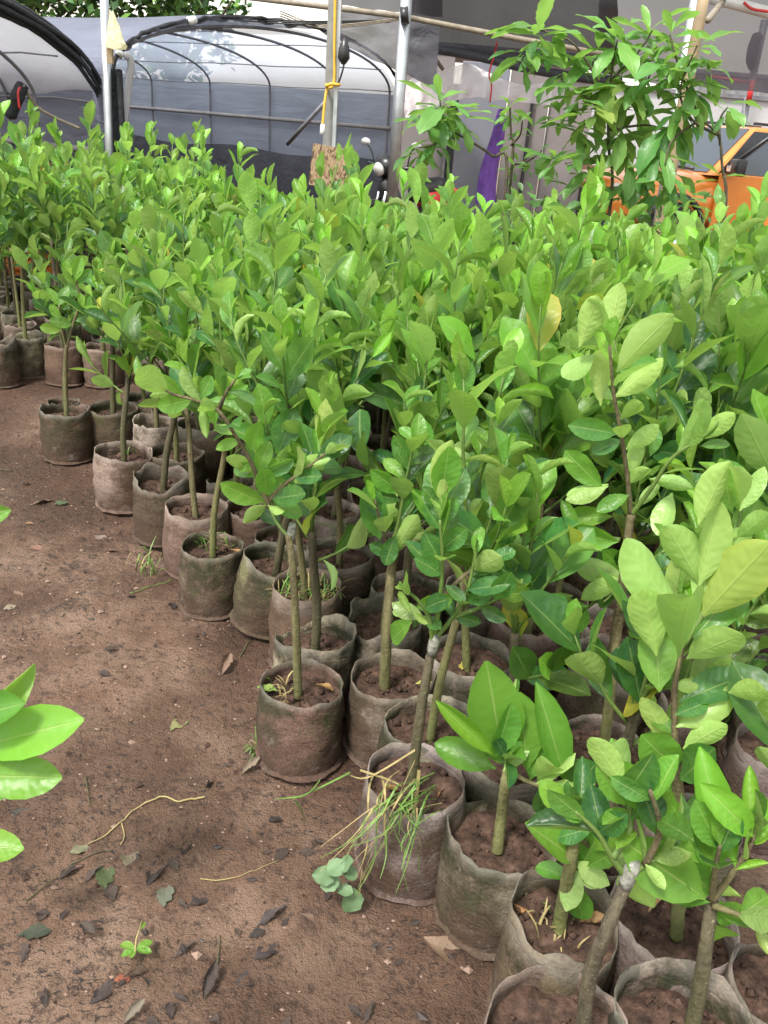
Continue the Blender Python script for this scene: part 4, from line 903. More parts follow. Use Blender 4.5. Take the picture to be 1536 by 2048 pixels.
def hero_leaf(root, Y, bx, by, tx, ty, kind, rng, spread):
    """kind 0 dark top side, 1 pale underside, 2 mid top side, 3 large bright top side, 4 very young bright, 5 yellowed underside"""
    dy0 = rng.uniform(-.02, .02); dy1 = rng.uniform(-spread, spread)
    a = at_y(bx, by, Y+dy0); b = at_y(tx, ty, Y+dy0+dy1); ax = b-a
    vis = (Vector((0, 0, CAMH))-a).normalized()
    tw = rng.uniform(-.55, .55)
    n = vis - ax*(vis.dot(ax)/ax.length_squared)
    if n.length < 1e-4: n = Vector((0, 0, 1))
    n.normalize(); n = Matrix.Rotation(tw, 3, ax.normalized()) @ n
    under = kind in (1, 5)
    if under: n = -n
    age = {0: .12, 1: .45, 2: .55, 3: .5, 4: 1.0, 5: .5}[kind] + rng.gauss(0, .08)
    m = HL[rng.choice((0, 1, 2, 4) if kind != 4 else (0, 3, 5))]
    if under: m = HL[rng.choice((0, 4, 6, 7, 8))]
    if ax.length > .17: m = HL[rng.choice((6, 7, 8))]
    inv = root.matrix_world.inverted() if False else Matrix.Translation(-Vector(root.location))
    o = put_leaf(root, m, (inv @ a), frame_from(ax, n), ax.length*1.03, (max(0, min(1, age)), (.4 if kind == 5 else .15) if kind == 5 else (.15 if rng.random() < .1 else 0.), rng.uniform(.4, .75) if kind != 1 else rng.uniform(.55, .95)))
    return o
hr = random.Random(99)
for k, (rx, ry, bag, label) in POTS.items():
    if k not in HERO: continue
    h = HERO[k]; p = pos[k]; Y = p.y
    root = make_plant((p.x, p.y, 0), label, bag, rz=0, dye=DYE.get(k))
    loc = Vector((p.x, p.y, 0)); bh = .19
    tp_ = [at_y(x, y, Y + .02*hr.uniform(-1, 1)*(i > 0)) - loc for i, (x, y) in enumerate(h['trunk'])]
    tp_[0].z = min(tp_[0].z, .18); tp_[0].x = max(-.07, min(.07, tp_[0].x))
    path = smooth_path(tp_, 14); n = len(path)
    path = [q + Vector((.0016*nz(i*.5, ry), .0016*nz(i*.5, rx), 0)) for i, q in enumerate(path)]
    MB().tube(path, [h['r']*(1.15 - .35*i/(n-1) + .10*nz(i*1.3, ry)) for i in range(n)], 12).build('trunk', h['bark'], root)
    drift = []
    for br in h['br']:
        d = hr.uniform(-.07, .07)
        pts_ = [at_y(x, y, Y + d*i/max(1, len(br)-1)) - loc for i, (x, y) in enumerate(br)]
        sp_ = smooth_path(pts_, 5); m_ = len(sp_)
        MB().tube(sp_, [.0058*(1-.55*i/(m_-1)) for i in range(m_)], 7).build('shoot', M_SHOOT if hr.random() < .7 else M_BARK, root)
        ex = []
        add_shoot_leaves(hr, sp_[len(sp_)//4:], ex, .5, 1.2, .05, .06, .10, .3)
        for (p_, rot, ln, vi, age, yel, tone) in ex[:9]:
            if hr.random() < .75: put_leaf(root, LV[abs(vi) % 10], p_, rot, ln, (age, 0, tone))
    if 'tape' in h:
        c = at_y(*h['tape'], Y) - loc
        MB().tube([c-Vector((0, 0, .022)), c-Vector((0, 0, .008)), c+Vector((.002, 0, .012)), c+Vector((.003, 0, .028))], [h['r']*.9, h['r']*1.08, h['r']*1.06, h['r']*.8], 9).build('graft_tape', M_TAPE, root)
    for e in h['lv'].split(';'):
        bx, by, tx, ty, kd = [int(q) for q in e.split()]
        hero_leaf(root, Y, bx, by, tx, ty, kd, hr, .05)

# sapling just outside the left edge whose leaves reach into the frame
lp_ = Vector((-1.06, 1.12, 0))
root = make_plant(lp_, 'near sapling at the left edge with only bright leaf tips in frame', 2)
MB().tube(smooth_path([(0, 0, .17), (.06, 0, .4), (.15, .01, .62), (.2, .02, .8)], 4), [.012-.0005*i for i in range(13)], 10).build('trunk', M_BARK, root)
MB().tube(smooth_path([Vector((.15, .01, .62)), at_y(-40, 1500, 1.13)-lp_], 4), .005, 7).build('shoot', M_SHOOT, root)
MB().tube(smooth_path([Vector((.10, .01, .5)), at_y(-60, 1690, 1.13)-lp_], 4), .005, 7).build('shoot', M_SHOOT, root)
for (bx, by, tx, ty, kd) in ((-80, 1480, 66, 1380, 4), (-60, 1500, 140, 1440, 4), (-60, 1540, 96, 1462, 3), (-60, 1550, 104, 1556, 4), (-90, 1690, 30, 1692, 4), (-80, 1040, 10, 1022, 2), (-60, 1600, 40, 1560, 3), (-100, 1450, 20, 1400, 3)):
    hero_leaf(root, 1.13, bx, by, tx, ty, kd, hr, .03)

# ------------------------------------------------------------------ the rest of the beds
TM = [make_template(100+i, 1.22+.10*((i*7) % 3-1), .40+.05*(i % 3), 6+(i % 3), .085, .168, .041) for i in range(10)]
TS = [make_template(300+i, .95+.07*i, .38+.03*i, 5, .085, .135, .040) for i in range(4)]       # lower front-row plants
TT = [make_template(400+i, 1.36+.06*(i % 2), .55+.04*(i % 3), 7, .085, .14, .042) for i in range(5)]   # taller far-bed plants
TF = [make_template(500+i, .78, .3, 5, .05, .08, .03) for i in range(2)]
mid = {'P10': (0, 1.0), 'P11': (2, 1.02), 'P12': (1, .98), 'P13': (3, .9), 'P14': (2, 1.0), 'P15': (1, 1.0), 'P16': (3, .95), 'P17': (0, .88), 'P18': (1, .95), 'P19': (2, .9), 'P20': (3, .98), 'P22': (0, .95), 'P23': (1, .95), 'P24': (2, 1.05), 'P25': (3, 1.0), 'P26': (0, 1.05), 'P29': (1, 1.0), 'P30': (2, .92), 'P31': (0, 1.0), 'P33': (0, .55), 'P34': (0, .6), 'P9': (0, .72), 'S1': (0, 1.0), 'S2': (1, 1.), 'S3': (2, 1.0), 'S4': (3, .95)}
placed = [pos[k] for k in POTS]
for k, (ti, sc) in mid.items():
    rx, ry, bag, label = POTS[k]; p = pos[k]
    far = k[0] == 'S'
    t = TT[ti] if far else TS[ti]
    tilt = (0, -.10, 0) if k == 'P13' else None
    r = make_plant((p.x, p.y, 0), label, bag, rz=RNG.random()*tau, scale=1.0, tmpl=t, ntrim=.8 if k in ('P14', 'P15', 'P16', 'P17') else 1.0, dye=DYE.get(k))
    if tilt: r.rotation_euler.x = -.16; r.rotation_euler.y = -.05; r.location.z = .016
# P21: thin forked sapling
p = pos['P21']; root = make_plant((p.x, p.y, 0), POTS['P21'][3], 1, dye=DYE['P21']); loc = Vector((p.x, p.y, 0))
tp_ = [at_y(x, y, p.y)-loc for x, y in ((132, 826), (131, 770), (131, 715), (134, 690))]; tp_[0].z = .17
MB().tube(smooth_path(tp_, 5), [.0115-.0002*i for i in range(16)], 10).build('trunk', M_BARK, root)
MB().tube(smooth_path([at_y(x, y, p.y)-loc for x, y in ((134, 692), (146, 650), (160, 600), (150, 560))], 5), .006, 7).build('shoot', M_BARK, root)
MB().tube(smooth_path([at_y(x, y, p.y)-loc for x, y in ((134, 700), (124, 660), (118, 610))], 5), .005, 7).build('shoot', M_BARK, root)
for e in '146 650 100 640 0;146 640 190 628 0;155 610 120 590 0;158 605 205 590 0;152 570 125 545 2;152 568 180 540 0;160 600 140 560 0;124 660 80 655 2;122 640 100 610 2;120 620 150 600 0;118 612 95 575 2;118 612 135 570 2;150 562 160 515 2'.split(';'):
    bx, by, tx, ty, kd = [int(q) for q in e.split()]; hero_leaf(root, p.y, bx, by, tx, ty, kd, hr, .06)

front = sorted(((pos[k].y, pos[k].x) for k in ('P6', 'P5', 'P4', 'P3', 'P1', 'P12', 'P14', 'P16', 'P17', 'P21')), key=lambda q: q[0])
def xfront(y):
    if y <= front[0][0]: return front[0][1]
    for (y0, x0), (y1, x1) in zip(front, front[1:]):
        if y0 <= y <= y1: return x0+(x1-x0)*(y-y0)/(y1-y0)
    return front[-1][1] - .9*(y-front[-1][0])
crowd = []
SPC = .262; row = 0; y = .95
while y < 7.0:
    x = -3.6 + (SPC/2 if row % 2 else 0)
    while x < 3.6:
        q = Vector((x+RNG.gauss(0, .018), y+RNG.gauss(0, .018), .235)); u = q.x/q.y
        keep = abs(u) < .53 + .12/q.y
        if q.y < 4.85 and q.x < xfront(q.y)+.10: keep = False
        if 3.95 < q.y < 4.8 and q.x < -.75: keep = False
        lim = 5.45 + max(0, -q.x)*.75
        if q.y > lim or (q.y > 4.8 and q.x < -.515*q.y-.05): keep = False
        if q.y > 4.8 and q.x < -1.65 and q.y < 5.05: keep = False
        if keep and all((q-w).xy.length > .205 for w in placed): crowd.append(q); placed.append(q)
        x += SPC
    y += SPC*.87; row += 1
fr = random.Random(12)
for _ in range(9000):            # close the gaps the staggered rows leave
    y = fr.uniform(1.1, 5.2); q = Vector((fr.uniform(-1, 1)*(.50*y+.2), y, .235))
    if q.x < xfront(y)+.12 or (3.9 < y < 4.85 and q.x < -.7) or (y > 4.6 and q.x < -.5): continue
    if all((q-w).xy.length > .222 for w in placed): crowd.append(q); placed.append(q)
near_name = {}
for k in POTS:
    best = None
    for i, q in enumerate(crowd):
        d = (q-pos[k]).xy
        if i not in near_name and d.y > .02 and d.length < .5 and (best is None or d.length < best[0]): best = (d.length, i)
    if best: near_name[best[1]] = 'sapling standing right behind the ' + POTS[k][3].replace('sapling', 'one', 1)
for qi, q in enumerate(crowd):
    far_bed = q.y > 4.75 and q.x < -1.2
    near = q.y < 1.6
    if far_bed: g_, l_, t = 'saplings of the far bed by the tunnels', 'tall thin sapling among the far bed in front of the tunnels', RNG.choice(TT)
    elif q.x/q.y > .28 and q.y > 3.0: g_, l_, t = 'saplings massed at the right rear', 'leafy sapling in the dense right rear of the bed towards the pickup', RNG.choice(TM)
    elif near: g_, l_, t = 'low saplings filling the near right corner', 'lower sapling crowded in shade at the near right corner of the bed', RNG.choice(TS)
    else: g_, l_, t = 'saplings massed in the middle of the bed', 'leafy sapling packed in the middle of the bed behind the front row', RNG.choice(TM)
    d = sqrt(q.x**2+q.y**2)
    sc = RNG.choice((RNG.uniform(.74, .92), RNG.uniform(.9, 1.08), RNG.uniform(.92, 1.05))) if not near else RNG.uniform(.62, .8)
    if q.y > 4.5: sc *= .95
    if qi in near_name: l_ = ' '.join(near_name[qi].split()[:16])
    make_plant((q.x, q.y, 0), l_, RNG.randrange(8), g_, RNG.random()*tau, sc, t, ntrim=.95 if d < 4 else .8, toneshift=RNG.gauss(0, .16), ageshift=RNG.gauss(.04, .17))


# ------------------------------------------------------------------ broad leaved trees behind the bed
def broad_tree(name, label, base, stem_px, branches, rosettes, Y, cat='tree', seed=1):
    rng = random.Random(seed)
    root = empty(name, (base.x, base.y, 0), label, cat); loc = Vector((base.x, base.y, 0))
    pts_ = [Vector((0, 0, 0))] + [at_y(x, y, Y)-loc for x, y in stem_px]
    sp_ = smooth_path(pts_, 5); MB().tube(sp_, [.013-.007*i/(len(sp_)-1) for i in range(len(sp_))], 8).build('trunk', M_BARKDARK, root)
    for br in branches:
        d = rng.uniform(-.15, .15); bp = smooth_path([at_y(x, y, Y+d*i/max(1, len(br)-1))-loc for i, (x, y) in enumerate(br)], 5)
        MB().tube(bp, [.009-.004*i/(len(bp)-1) for i in range(len(bp))], 6).build('branch', M_BARKDARK, root)
    for (x, y, n, ln, age, yel, droop) in rosettes:
        c = at_y(x, y, Y+rng.uniform(-.12, .12))-loc; ph = rng.random()*tau
        n = max(6, int(n*1.05))
        for k in range(n):
            ph += 2.4; f = k/n; el = radians(70-85*f)*droop + rng.gauss(0, .15)
            a = Vector((cos(ph)*cos(el), sin(ph)*cos(el), sin(el)-.12)); nrm = Vector((-cos(ph)*sin(el), -sin(ph)*sin(el), cos(el)))
            put_leaf(root, LOQ[rng.randrange(len(LOQ))], c + Vector((0, 0, -.10*f)), frame_from(a, soften(rng, nrm, .25)), ln*1.2*rng.uniform(.7, 1.15)*(.6+.5*sin(pi*min(1, f+.25))), (max(0, min(1, age+.5*(.5-f)+rng.gauss(0, .15))), min(1, yel*rng.uniform(.3, 1.2)), rng.uniform(.25, .8)))
    return root
b1 = at_y(1226, 430, 6.25)
broad_tree('broad_leaved_tree', 'broad leaved young tree with some yellowing leaves before the pickup', b1, [(1222, 400), (1217, 290), (1217, 200), (1228, 110)],
    [[(1217, 240), (1180, 200), (1150, 180)], [(1217, 200), (1150, 90), (1080, 60)], [(1222, 160), (1280, 100), (1305, 60)], [(1217, 260), (1290, 250), (1330, 260)], [(1217, 220), (1280, 180), (1300, 150)], [(1228, 110), (1235, 80)]],
    [(1078, 55, 13, .27, .5, .05, .8), (1105, 85, 9, .26, .35, 0, .3), (1160, 178, 12, .25, .45, .05, .7), (1235, 75, 15, .26, .75, 0, .9), (1262, 110, 12, .25, .5, 0, .7), (1220, 150, 8, .27, .2, .7, .1), (1255, 165, 9, .27, .2, .85, .05), (1190, 215, 9, .27, .15, .8, -.1), (1245, 250, 9, .28, .15, .45, -.1), (1300, 60, 12, .24, .7, 0, .9), (1320, 110, 11, .25, .4, .05, .6), (1160, 250, 10, .25, .4, .2, .4), (1275, 205, 10, .27, .2, .25, .1), (1120, 220, 8, .22, .5, .1, .8), (1195, 100, 11, .25, .6, 0, .8), (1290, 160, 10, .25, .35, .1, .5), (1045, 95, 9, .24, .45, 0, .3), (1130, 130, 10, .24, .55, 0, .6), (1150, 300, 9, .22, .45, .1, .4), (1290, 330, 9, .23, .5, .1, .3), (1245, 370, 9, .22, .5, .05, .5), (1185, 340, 9, .22, .45, .05, .4), (1110, 310, 9, .2, .55, 0, .5), (1320, 375, 9, .22, .45, .05, .4), (1260, 300, 8, .24, .3, .2, .1)], 6.25, seed=3)
b2 = at_y(1445, 500, 6.0)
broad_tree('broad_leaved_tree', 'slim tree with dark drooping leaves around the yellowish post', b2, [(1448, 440), (1444, 330), (1436, 270), (1400, 240)],
    [[(1436, 270), (1385, 240), (1360, 180), (1395, 90)], [(1440, 290), (1440, 240), (1455, 215)], [(1400, 240), (1345, 280), (1330, 330)], [(1400, 240), (1360, 140), (1340, 70)]],
    [(1400, 85, 10, .24, .55, 0, .6), (1345, 60, 10, .23, .7, 0, .9), (1385, 160, 10, .27, .25, .05, .1), (1340, 130, 10, .26, .35, 0, .4), (1345, 240, 10, .28, .2, .05, .0), (1455, 208, 9, .2, .6, 0, .7), (1320, 295, 9, .28, .2, .1, -.1), (1415, 130, 8, .22, .6, .1, .5), (1380, 385, 8, .22, .4, .05, .3), (1345, 345, 9, .24, .35, 0, 0), (1440, 350, 6, .18, .5, 0, .4), (1370, 205, 9, .28, .3, 0, 0)], 6.0, seed=8)
b3 = at_y(1010, 420, 6.3)
broad_tree('broad_leaved_tree', 'small arching tree with serrated leaves in front of the shed', b3, [(1014, 345), (985, 312), (945, 285), (905, 263)],
    [[(905, 263), (870, 288), (838, 295)], [(905, 263), (885, 235), (880, 200)]],
    [(880, 195, 14, .25, .5, .05, .75), (893, 215, 11, .27, .3, .05, .25), (850, 225, 8, .26, .25, 0, .2), (838, 290, 9, .22, .3, 0, .1), (925, 225, 9, .23, .3, .1, .3), (875, 270, 8, .22, .2, .05, -.1)], 6.3, seed=14)
b4 = at_y(1022, 420, 6.6)
broad_tree('slender_shrub', 'slender shrub with tufted pale tip beside the purple cloth', b4, [(1024, 330), (1022, 270), (1020, 215)],
    [[(1024, 330), (1060, 320), (1085, 300)], [(1022, 290), (1040, 270), (1045, 240)]],
    [(1020, 210, 12, .15, .8, 0, .9), (1040, 245, 8, .12, .5, 0, .6), (1022, 285, 8, .11, .4, 0, .5), (1085, 300, 8, .15, .5, 0, .4), (1030, 325, 8, .12, .4, 0, .4), (1060, 320, 6, .12, .4, 0, .4)], 6.6, 'shrub', seed=15)

# bushes between bed and truck: each with stems and its own leaves
def bush(loc, rad, h, n, label, age=.35, ln=.085, seed=0, name='leafy_bush'):
    rng = random.Random(seed); root = empty(name, loc, label, 'bush')
    for k in range(6):
        a = rng.random()*tau; MB().tube(smooth_path([Vector((0, 0, 0)), Vector((cos(a)*rad*.3, sin(a)*rad*.3, h*.5)), Vector((cos(a)*rad*.7, sin(a)*rad*.7, h*rng.uniform(.75, .98)))], 4), [.009-.0007*i for i in range(9)], 6).build('stem', M_BARKDARK, root)
    for k in range(n):
        a = rng.random()*tau; rr = rad*sqrt(rng.random()); z = h*(.25+.75*rng.random()**.7)*(1-.35*(rr/rad)**2)
        d = Vector((cos(a)*rng.uniform(.2, 1), sin(a)*rng.uniform(.2, 1), rng.uniform(-.3, .9))).normalized()
        put_leaf(root, BUSHL[rng.randrange(3)], Vector((cos(a)*rr, sin(a)*rr, z)), frame_from(d, soften(rng, Vector((0, -.3, 1)), .4)), ln*rng.uniform(.7, 1.3), (max(0, min(1, age+.5*(z/h-.6)+rng.gauss(0, .15))), 0, rng.random()))
for i, (px, py, Y, rad, h, n, lab, age, ln) in enumerate([
    (1085, 345, 6.0, .32, 1.30, 150, 'dark leafy bush left of the yellowing tree', .2, .11), (1150, 350, 6.3, .34, 1.28, 150, 'dark bush under the yellowing tree', .15, .11),
    (1265, 370, 6.4, .34, 1.22, 140, 'bush at the foot of the yellowish post', .3, .10), (1400, 395, 6.3, .36, 1.22, 190, 'small leaved bush below the pickup mirror', .55, .07),
    (1480, 410, 6.5, .38, 1.16, 190, 'small leaved bush under the pickup door', .6, .065), (1545, 420, 6.2, .38, 1.12, 150, 'small leaved bush at the right edge below the pickup', .6, .065), (1330, 400, 6.0, .32, 1.22, 170, 'bright low bush before the pickup wheel', .6, .08)]):
    q = at_y(px, py, Y); bush((q.x, Y, 0), rad, h, n, lab, age, ln, 60+i)
# ferny weed at right
q = at_z(1480, 1330, .25); fw = empty('fern_weed', (q.x, q.y, 0), 'dark feathery weed growing between the bags at the right edge', 'weed')
rng = random.Random(5)
for k in range(9):
    a = rng.uniform(0, tau); m = MB(); d = Vector((cos(a), sin(a), 0)); L = rng.uniform(.25, .42)
    pts_ = smooth_path([Vector((0, 0, 0)), d*L*.3+Vector((0, 0, L*.9)), d*L+Vector((0, 0, L*1.0))], 6); m.tube(pts_, .002, 4)
    for p in pts_[3:]:
        s = d.cross(Vector((0, 0, 1)))
        for sg in (-1, 1):
            e = s*sg; c = p + e*.018; m.add([c-d*.008, c+e*.014, c+d*.010, c-e*.012], [(0, 1, 2, 3)])
    m.build('frond', M_WEED, fw, False)

# ------------------------------------------------------------------ trees behind the tunnels
def far_tree(loc, h, rad, label, seed, n=6600):
    rng = random.Random(seed); root = empty('leafy_tree', loc, label, 'tree')
    MB().tube(smooth_path([(0, 0, 0), (.1, 0, h*.3), (-.05, .1, h*.55), (.1, 0, h*.8)], 4), [.16-.01*i for i in range(13)], 10).build('trunk', M_BARKDARK, root)
    for k in range(7):
        a = k*tau/7+rng.random(); MB().tube(smooth_path([Vector((0, 0, h*.4)), Vector((cos(a)*rad*.4, sin(a)*rad*.4, h*.6)), Vector((cos(a)*rad*.85, sin(a)*rad*.85, h*rng.uniform(.65, .95)))], 4), [.06-.005*i for i in range(9)], 6).build('limb', M_BARKDARK, root)
    cl = [(Vector((rng.gauss(0, .5)*rad, rng.gauss(0, .5)*rad, h*.72+rng.gauss(0, .16)*h)), rng.uniform(.3, .62)*rad*.6) for _ in range(46)]
    for part in range(3):
        m = MB()
        for k in range(n//3):
            c, r_ = cl[rng.randrange(len(cl))]; v = Vector((rng.gauss(0, 1), rng.gauss(0, 1), rng.gauss(0, .8))).normalized()*r_*rng.uniform(.5, 1.05)
            p = c+v; d = soften(rng, v+Vector((0, 0, .2)), .5); s = d.cross(Vector((rng.gauss(0, 1), rng.gauss(0, 1), 2))).normalized(); l = rng.uniform(.16, .30); w = l*.28; nn = d.cross(s)*.03
            m.add([p, p+d*l*.5+s*w, p+d*l, p+d*l*.5-s*w], [(0, 1, 2), (0, 2, 3)])
        tag(m.build('crown', simple('far_leaf_%d' % part, ((.08, .19, .04), (.15, .30, .05), (.05, .13, .035))[part], .5, var=.3, nscale=3, bump=0), root, False), kind='stuff')
far_tree((-8.6, 20.5, 0), 5.6, 2.6, 'leafy green tree behind the left greenhouse roof', 1)
far_tree((-11.8, 21.5, 0), 5.8, 2.6, 'leafy tree in the top left corner behind the tunnels', 2)
far_tree((-5.9, 22.5, 0), 4.9, 1.6, 'small yellowish green tree beyond the slim pole', 3, 3000)

# ------------------------------------------------------------------ weeds and litter
def blade(m, pts, w, n=5):
    p = smooth_path(pts, n); N = len(p)
    for i in range(N-1):
        d = (p[i+1]-p[i]).normalized(); s = d.cross(Vector((0, 0, 1)));
        if s.length < .1: s = Vector((1, 0, 0))
        s.normalize(); w0 = w*(1-(i/(N-1))**2)+.0004; w1 = w*(1-((i+1)/(N-1))**2)+.0004
        m.add([p[i]-s*w0, p[i]+s*w0, p[i+1]+s*w1, p[i+1]-s*w1], [(0, 1, 2, 3)])
def grass_tuft(px, py, z, R, n, hgt, label, seed, straw=.3, droop=.4):
    rng = random.Random(seed); c = at_z(px, py, z); ma, ms_ = MB(), MB()
    r = empty('grass_tuft', c, label, 'weed')
    for k in range(n):
        a = rng.random()*tau; rr = R*sqrt(rng.random()); b = Vector((cos(a)*rr, sin(a)*rr, -.012)); t = rng.random()*tau; L = hgt*rng.uniform(.4, 1.1)
        blade(ma if rng.random() > straw else ms_, [b, b+Vector((cos(t)*L*.25, sin(t)*L*.25, L*.6)), b+Vector((cos(t)*L*.7, sin(t)*L*.7, L*(1-droop*rng.random()*1.5)))], rng.uniform(.0012, .0028))
    tag(ma.build('green_blades', M_WEED, r, False), kind='stuff'); tag(ms_.build('dry_blades', M_STRAW, r, False), kind='stuff')
grass_tuft(pos['P12'].x and 615, 1195, .21, .09, 130, .09, 'green grass and straw filling the wide bag', 1, .45)
grass_tuft(425, 1085, .20, .07, 40, .06, 'thin green grass in the creased brown bag', 2, .5)
grass_tuft(520, 1500, .0, .03, 26, .06, 'little grass tuft at the foot of the clean brown bag', 3, .1)
grass_tuft(255, 895, .2, .06, 30, .05, 'fine weeds in the half white bag', 4, .2)
grass_tuft(500, 1190, .01, .07, 30, .16, 'grass clump leaning on the tipped mossy bag', 5, .1, .9)
grass_tuft(310, 1130, .0, .08, 26, .10, 'wiry grass on the path beside the smooth bag', 6, .2, 1.2)
grass_tuft(695, 1100, .18, .04, 14, .16, 'tall green blades in the tall grey bag', 7, 0, .4)
grass_tuft(560, 1385, .2, .05, 14, .05, 'dry stalks on the soil of the clean brown bag', 8, .9)
grass_tuft(1110, 1860, .2, .05, 16, .05, 'stray stalks in the mossy bag with the dead brown leaf', 9, .6)
# pulled weeds hanging out of the weedy bag
wr = empty('pulled_weeds', at_z(790, 1600, .2), 'long pulled grass weeds hanging over the bag rim to the path', 'weed'); wl = Vector(wr.location); rng = random.Random(31)
m1, m2 = MB(), MB(); Yp = pos['P3'].y
for k in range(38):
    sx, sy = rng.uniform(745, 900), rng.uniform(1540, 1620); ex, ey = rng.uniform(625, 850), rng.uniform(1660, 1800)
    a = at_y(sx, sy, Yp-.02-rng.random()*.05); over = at_y(sx*.7+ex*.3, sy*.75+ey*.25-14, Yp-.125-rng.random()*.03); e = at_y(ex, ey, Yp-.15-rng.random()*.06); e.z = max(.012, e.z)
    blade(m1 if rng.random() < .68 else m2, [a-wl, over-wl, (over*.4+e*.6)-wl+Vector((rng.gauss(0, .012), 0, 0)), e-wl], rng.uniform(.0009, .0019))
for (a_, b_, c_) in (((640, 1560), (610, 1590), (548, 1598)), ((700, 1545), (640, 1575), (585, 1600)), ((590, 1600), (605, 1625), (612, 1650)), ((830, 1500), (735, 1555), (690, 1545)), ((720, 1540), (800, 1570), (860, 1620)), ((830, 1520), (790, 1610), (755, 1700)), ((838, 1540), (828, 1640), (815, 1680))):
    pts_ = [at_y(x, y, Yp-.10)-wl for x, y in (a_, b_, c_)]
    for p in pts_: p.z = max(p.z, .015-wl.z)
    blade(m1 if a_[0] < 720 else m2, pts_, .003)
tag(m1.build('green_stalks', M_WEED, wr, False), kind='stuff'); tag(m2.build('dry_stalks', M_STRAW, wr, False), kind='stuff')
rl = leaf_mesh('round_leaf', M_WEEDPALE, .8, .5, .3, .2, .3, 0, rows=8, cols=4, p=.85, tipw=.55, pet=0, seed=3, rag=.12)
for (x, y, L, a) in ((650, 1750, .05, 2.4), (672, 1735, .05, .8), (690, 1728, .045, 1.4), (704, 1805, .062, -1.6), (690, 1780, .035, .3), (660, 1765, .045, 3.4), (700, 1745, .04, -.5)):
    p = at_y(x, y, Yp-.16); p.z = max(.02, p.z); d = Vector((cos(a), -.3, sin(a)*.6))
    put_leaf(wr, rl, p-wl-d.normalized()*L*.5, frame_from(d, Vector((rng.gauss(0, .2), -.55, 1))), L, (.5, 0, .5), 'round_leaf')

# fallen leaves that can be told apart: centre px, length px, angle (deg in picture), colour, label
FALL = [
 (44, 1617, 58, -25, (.05, .055, .045), 'dark wet oval leaf with a pale patch at the left edge of the path', 3), (358, 1440, 46, 38, (.40, .40, .15), 'yellow green oval leaf on the bare path', 3),
 (452, 1326, 36, 60, (.42, .27, .19), 'pinkish notched dry leaf near the slumped pale bag', 1), (335, 1278, 52, -8, (.40, .25, .18), 'curled pinkish leaf on the path beside the tipped bag', 2),
 (503, 1528, 46, 28, (.42, .33, .23), 'tan curled leaf left of the clean brown bag', 1), (420, 1556, 34, 60, (.07, .05, .04), 'small dark rolled leaf left of the tan curled leaf', 2),
 (157, 1680, 42, 20, (.36, .36, .20), 'pale green crumpled leaf at the end of the yellow root', 5), (258, 1690, 50, 70, (.42, .35, .22), 'pale torn leaf under the yellow root', 5),
 (140, 1718, 66, 38, (.12, .085, .08), 'purple brown narrow leaf left of the muddy green leaf', 0), (184, 1728, 50, 40, (.15, .105, .085), 'brown wrinkled leaf between the narrow leaf and the muddy green leaf', 4),
 (209, 1732, 54, 85, (.14, .21, .07), 'muddy green leaf on the path', 3), (312, 1728, 72, 60, (.075, .055, .055), 'large black sodden leaf right of the muddy green leaf', 0),
 (330, 1778, 50, 80, (.22, .25, .17), 'grey green leaf smeared with pale mud', 3), (66, 1845, 72, 10, (.07, .10, .06), 'pointed dark green leaf at the lower left', 3),
 (178, 1850, 54, -50, (.14, .11, .09), 'mottled grey brown leaf right of the pointed dark green leaf', 1), (275, 1930, 68, 28, (.38, .27, .19), 'tan folded leaf below the tiny green sprig', 2),
 (208, 1968, 80, 40, (.085, .062, .058), 'long dark purple leaf near the bottom', 0), (268, 2010, 62, 42, (.35, .30, .22), 'ash tan leaf at the very bottom of the path', 1),
 (298, 1950, 44, -40, (.10, .07, .055), 'dark bent leaf under the tan folded leaf', 2), (243, 1942, 34, 10, (.52, .14, .07), 'orange red scrap beside the tan folded leaf', 5),
 (616, 1830, 40, -12, (.45, .30, .21), 'pink tan leaf near the round weed leaves', 2), (533, 1892, 58, 30, (.07, .055, .055), 'black crumpled leaf below the pink tan leaf', 5),
 (545, 1822, 70, 30, (.09, .07, .07), 'purple black leaf left of the pink tan leaf', 4), (500, 1942, 56, 8, (.055, .045, .05), 'blackish torn leaf near the bottom middle', 5),
 (905, 1898, 130, -28, (.40, .27, .17), 'long pale bark strip at the foot of the big rosette bag', 0), (18, 1206, 28, 20, (.52, .42, .28), 'small round tan leaf at the left edge', 3),
 (34, 1184, 30, -60, (.26, .15, .09), 'small brown leaf beside the round tan leaf', 0), (84, 998, 40, 20, (.42, .30, .19), 'pale orange sliver on the upper path', 0),
 (121, 1002, 30, 15, (.12, .19, .08), 'little green leaf on the upper path', 3), (70, 1086, 28, -15, (.42, .22, .15), 'pinkish chip on the left of the upper path', 3),
 (200, 1063, 30, -15, (.38, .29, .23), 'greyish pink chip in the middle of the upper path', 3), (222, 1093, 28, 0, (.36, .21, .14), 'reddish chip right of the greyish pink chip', 3),
 (370, 1882, 54, 30, (.10, .07, .06), 'brown black leaf right of the tiny green sprig', 4), (418, 1950, 70, 70, (.08, .058, .05), 'rotting leaf heap at the bottom of the path', 1), (57, 1040, 22, 0, (.45, .27, .13), 'orange crumb leaf at the left of the upper path', 3)]
rng = random.Random(77)
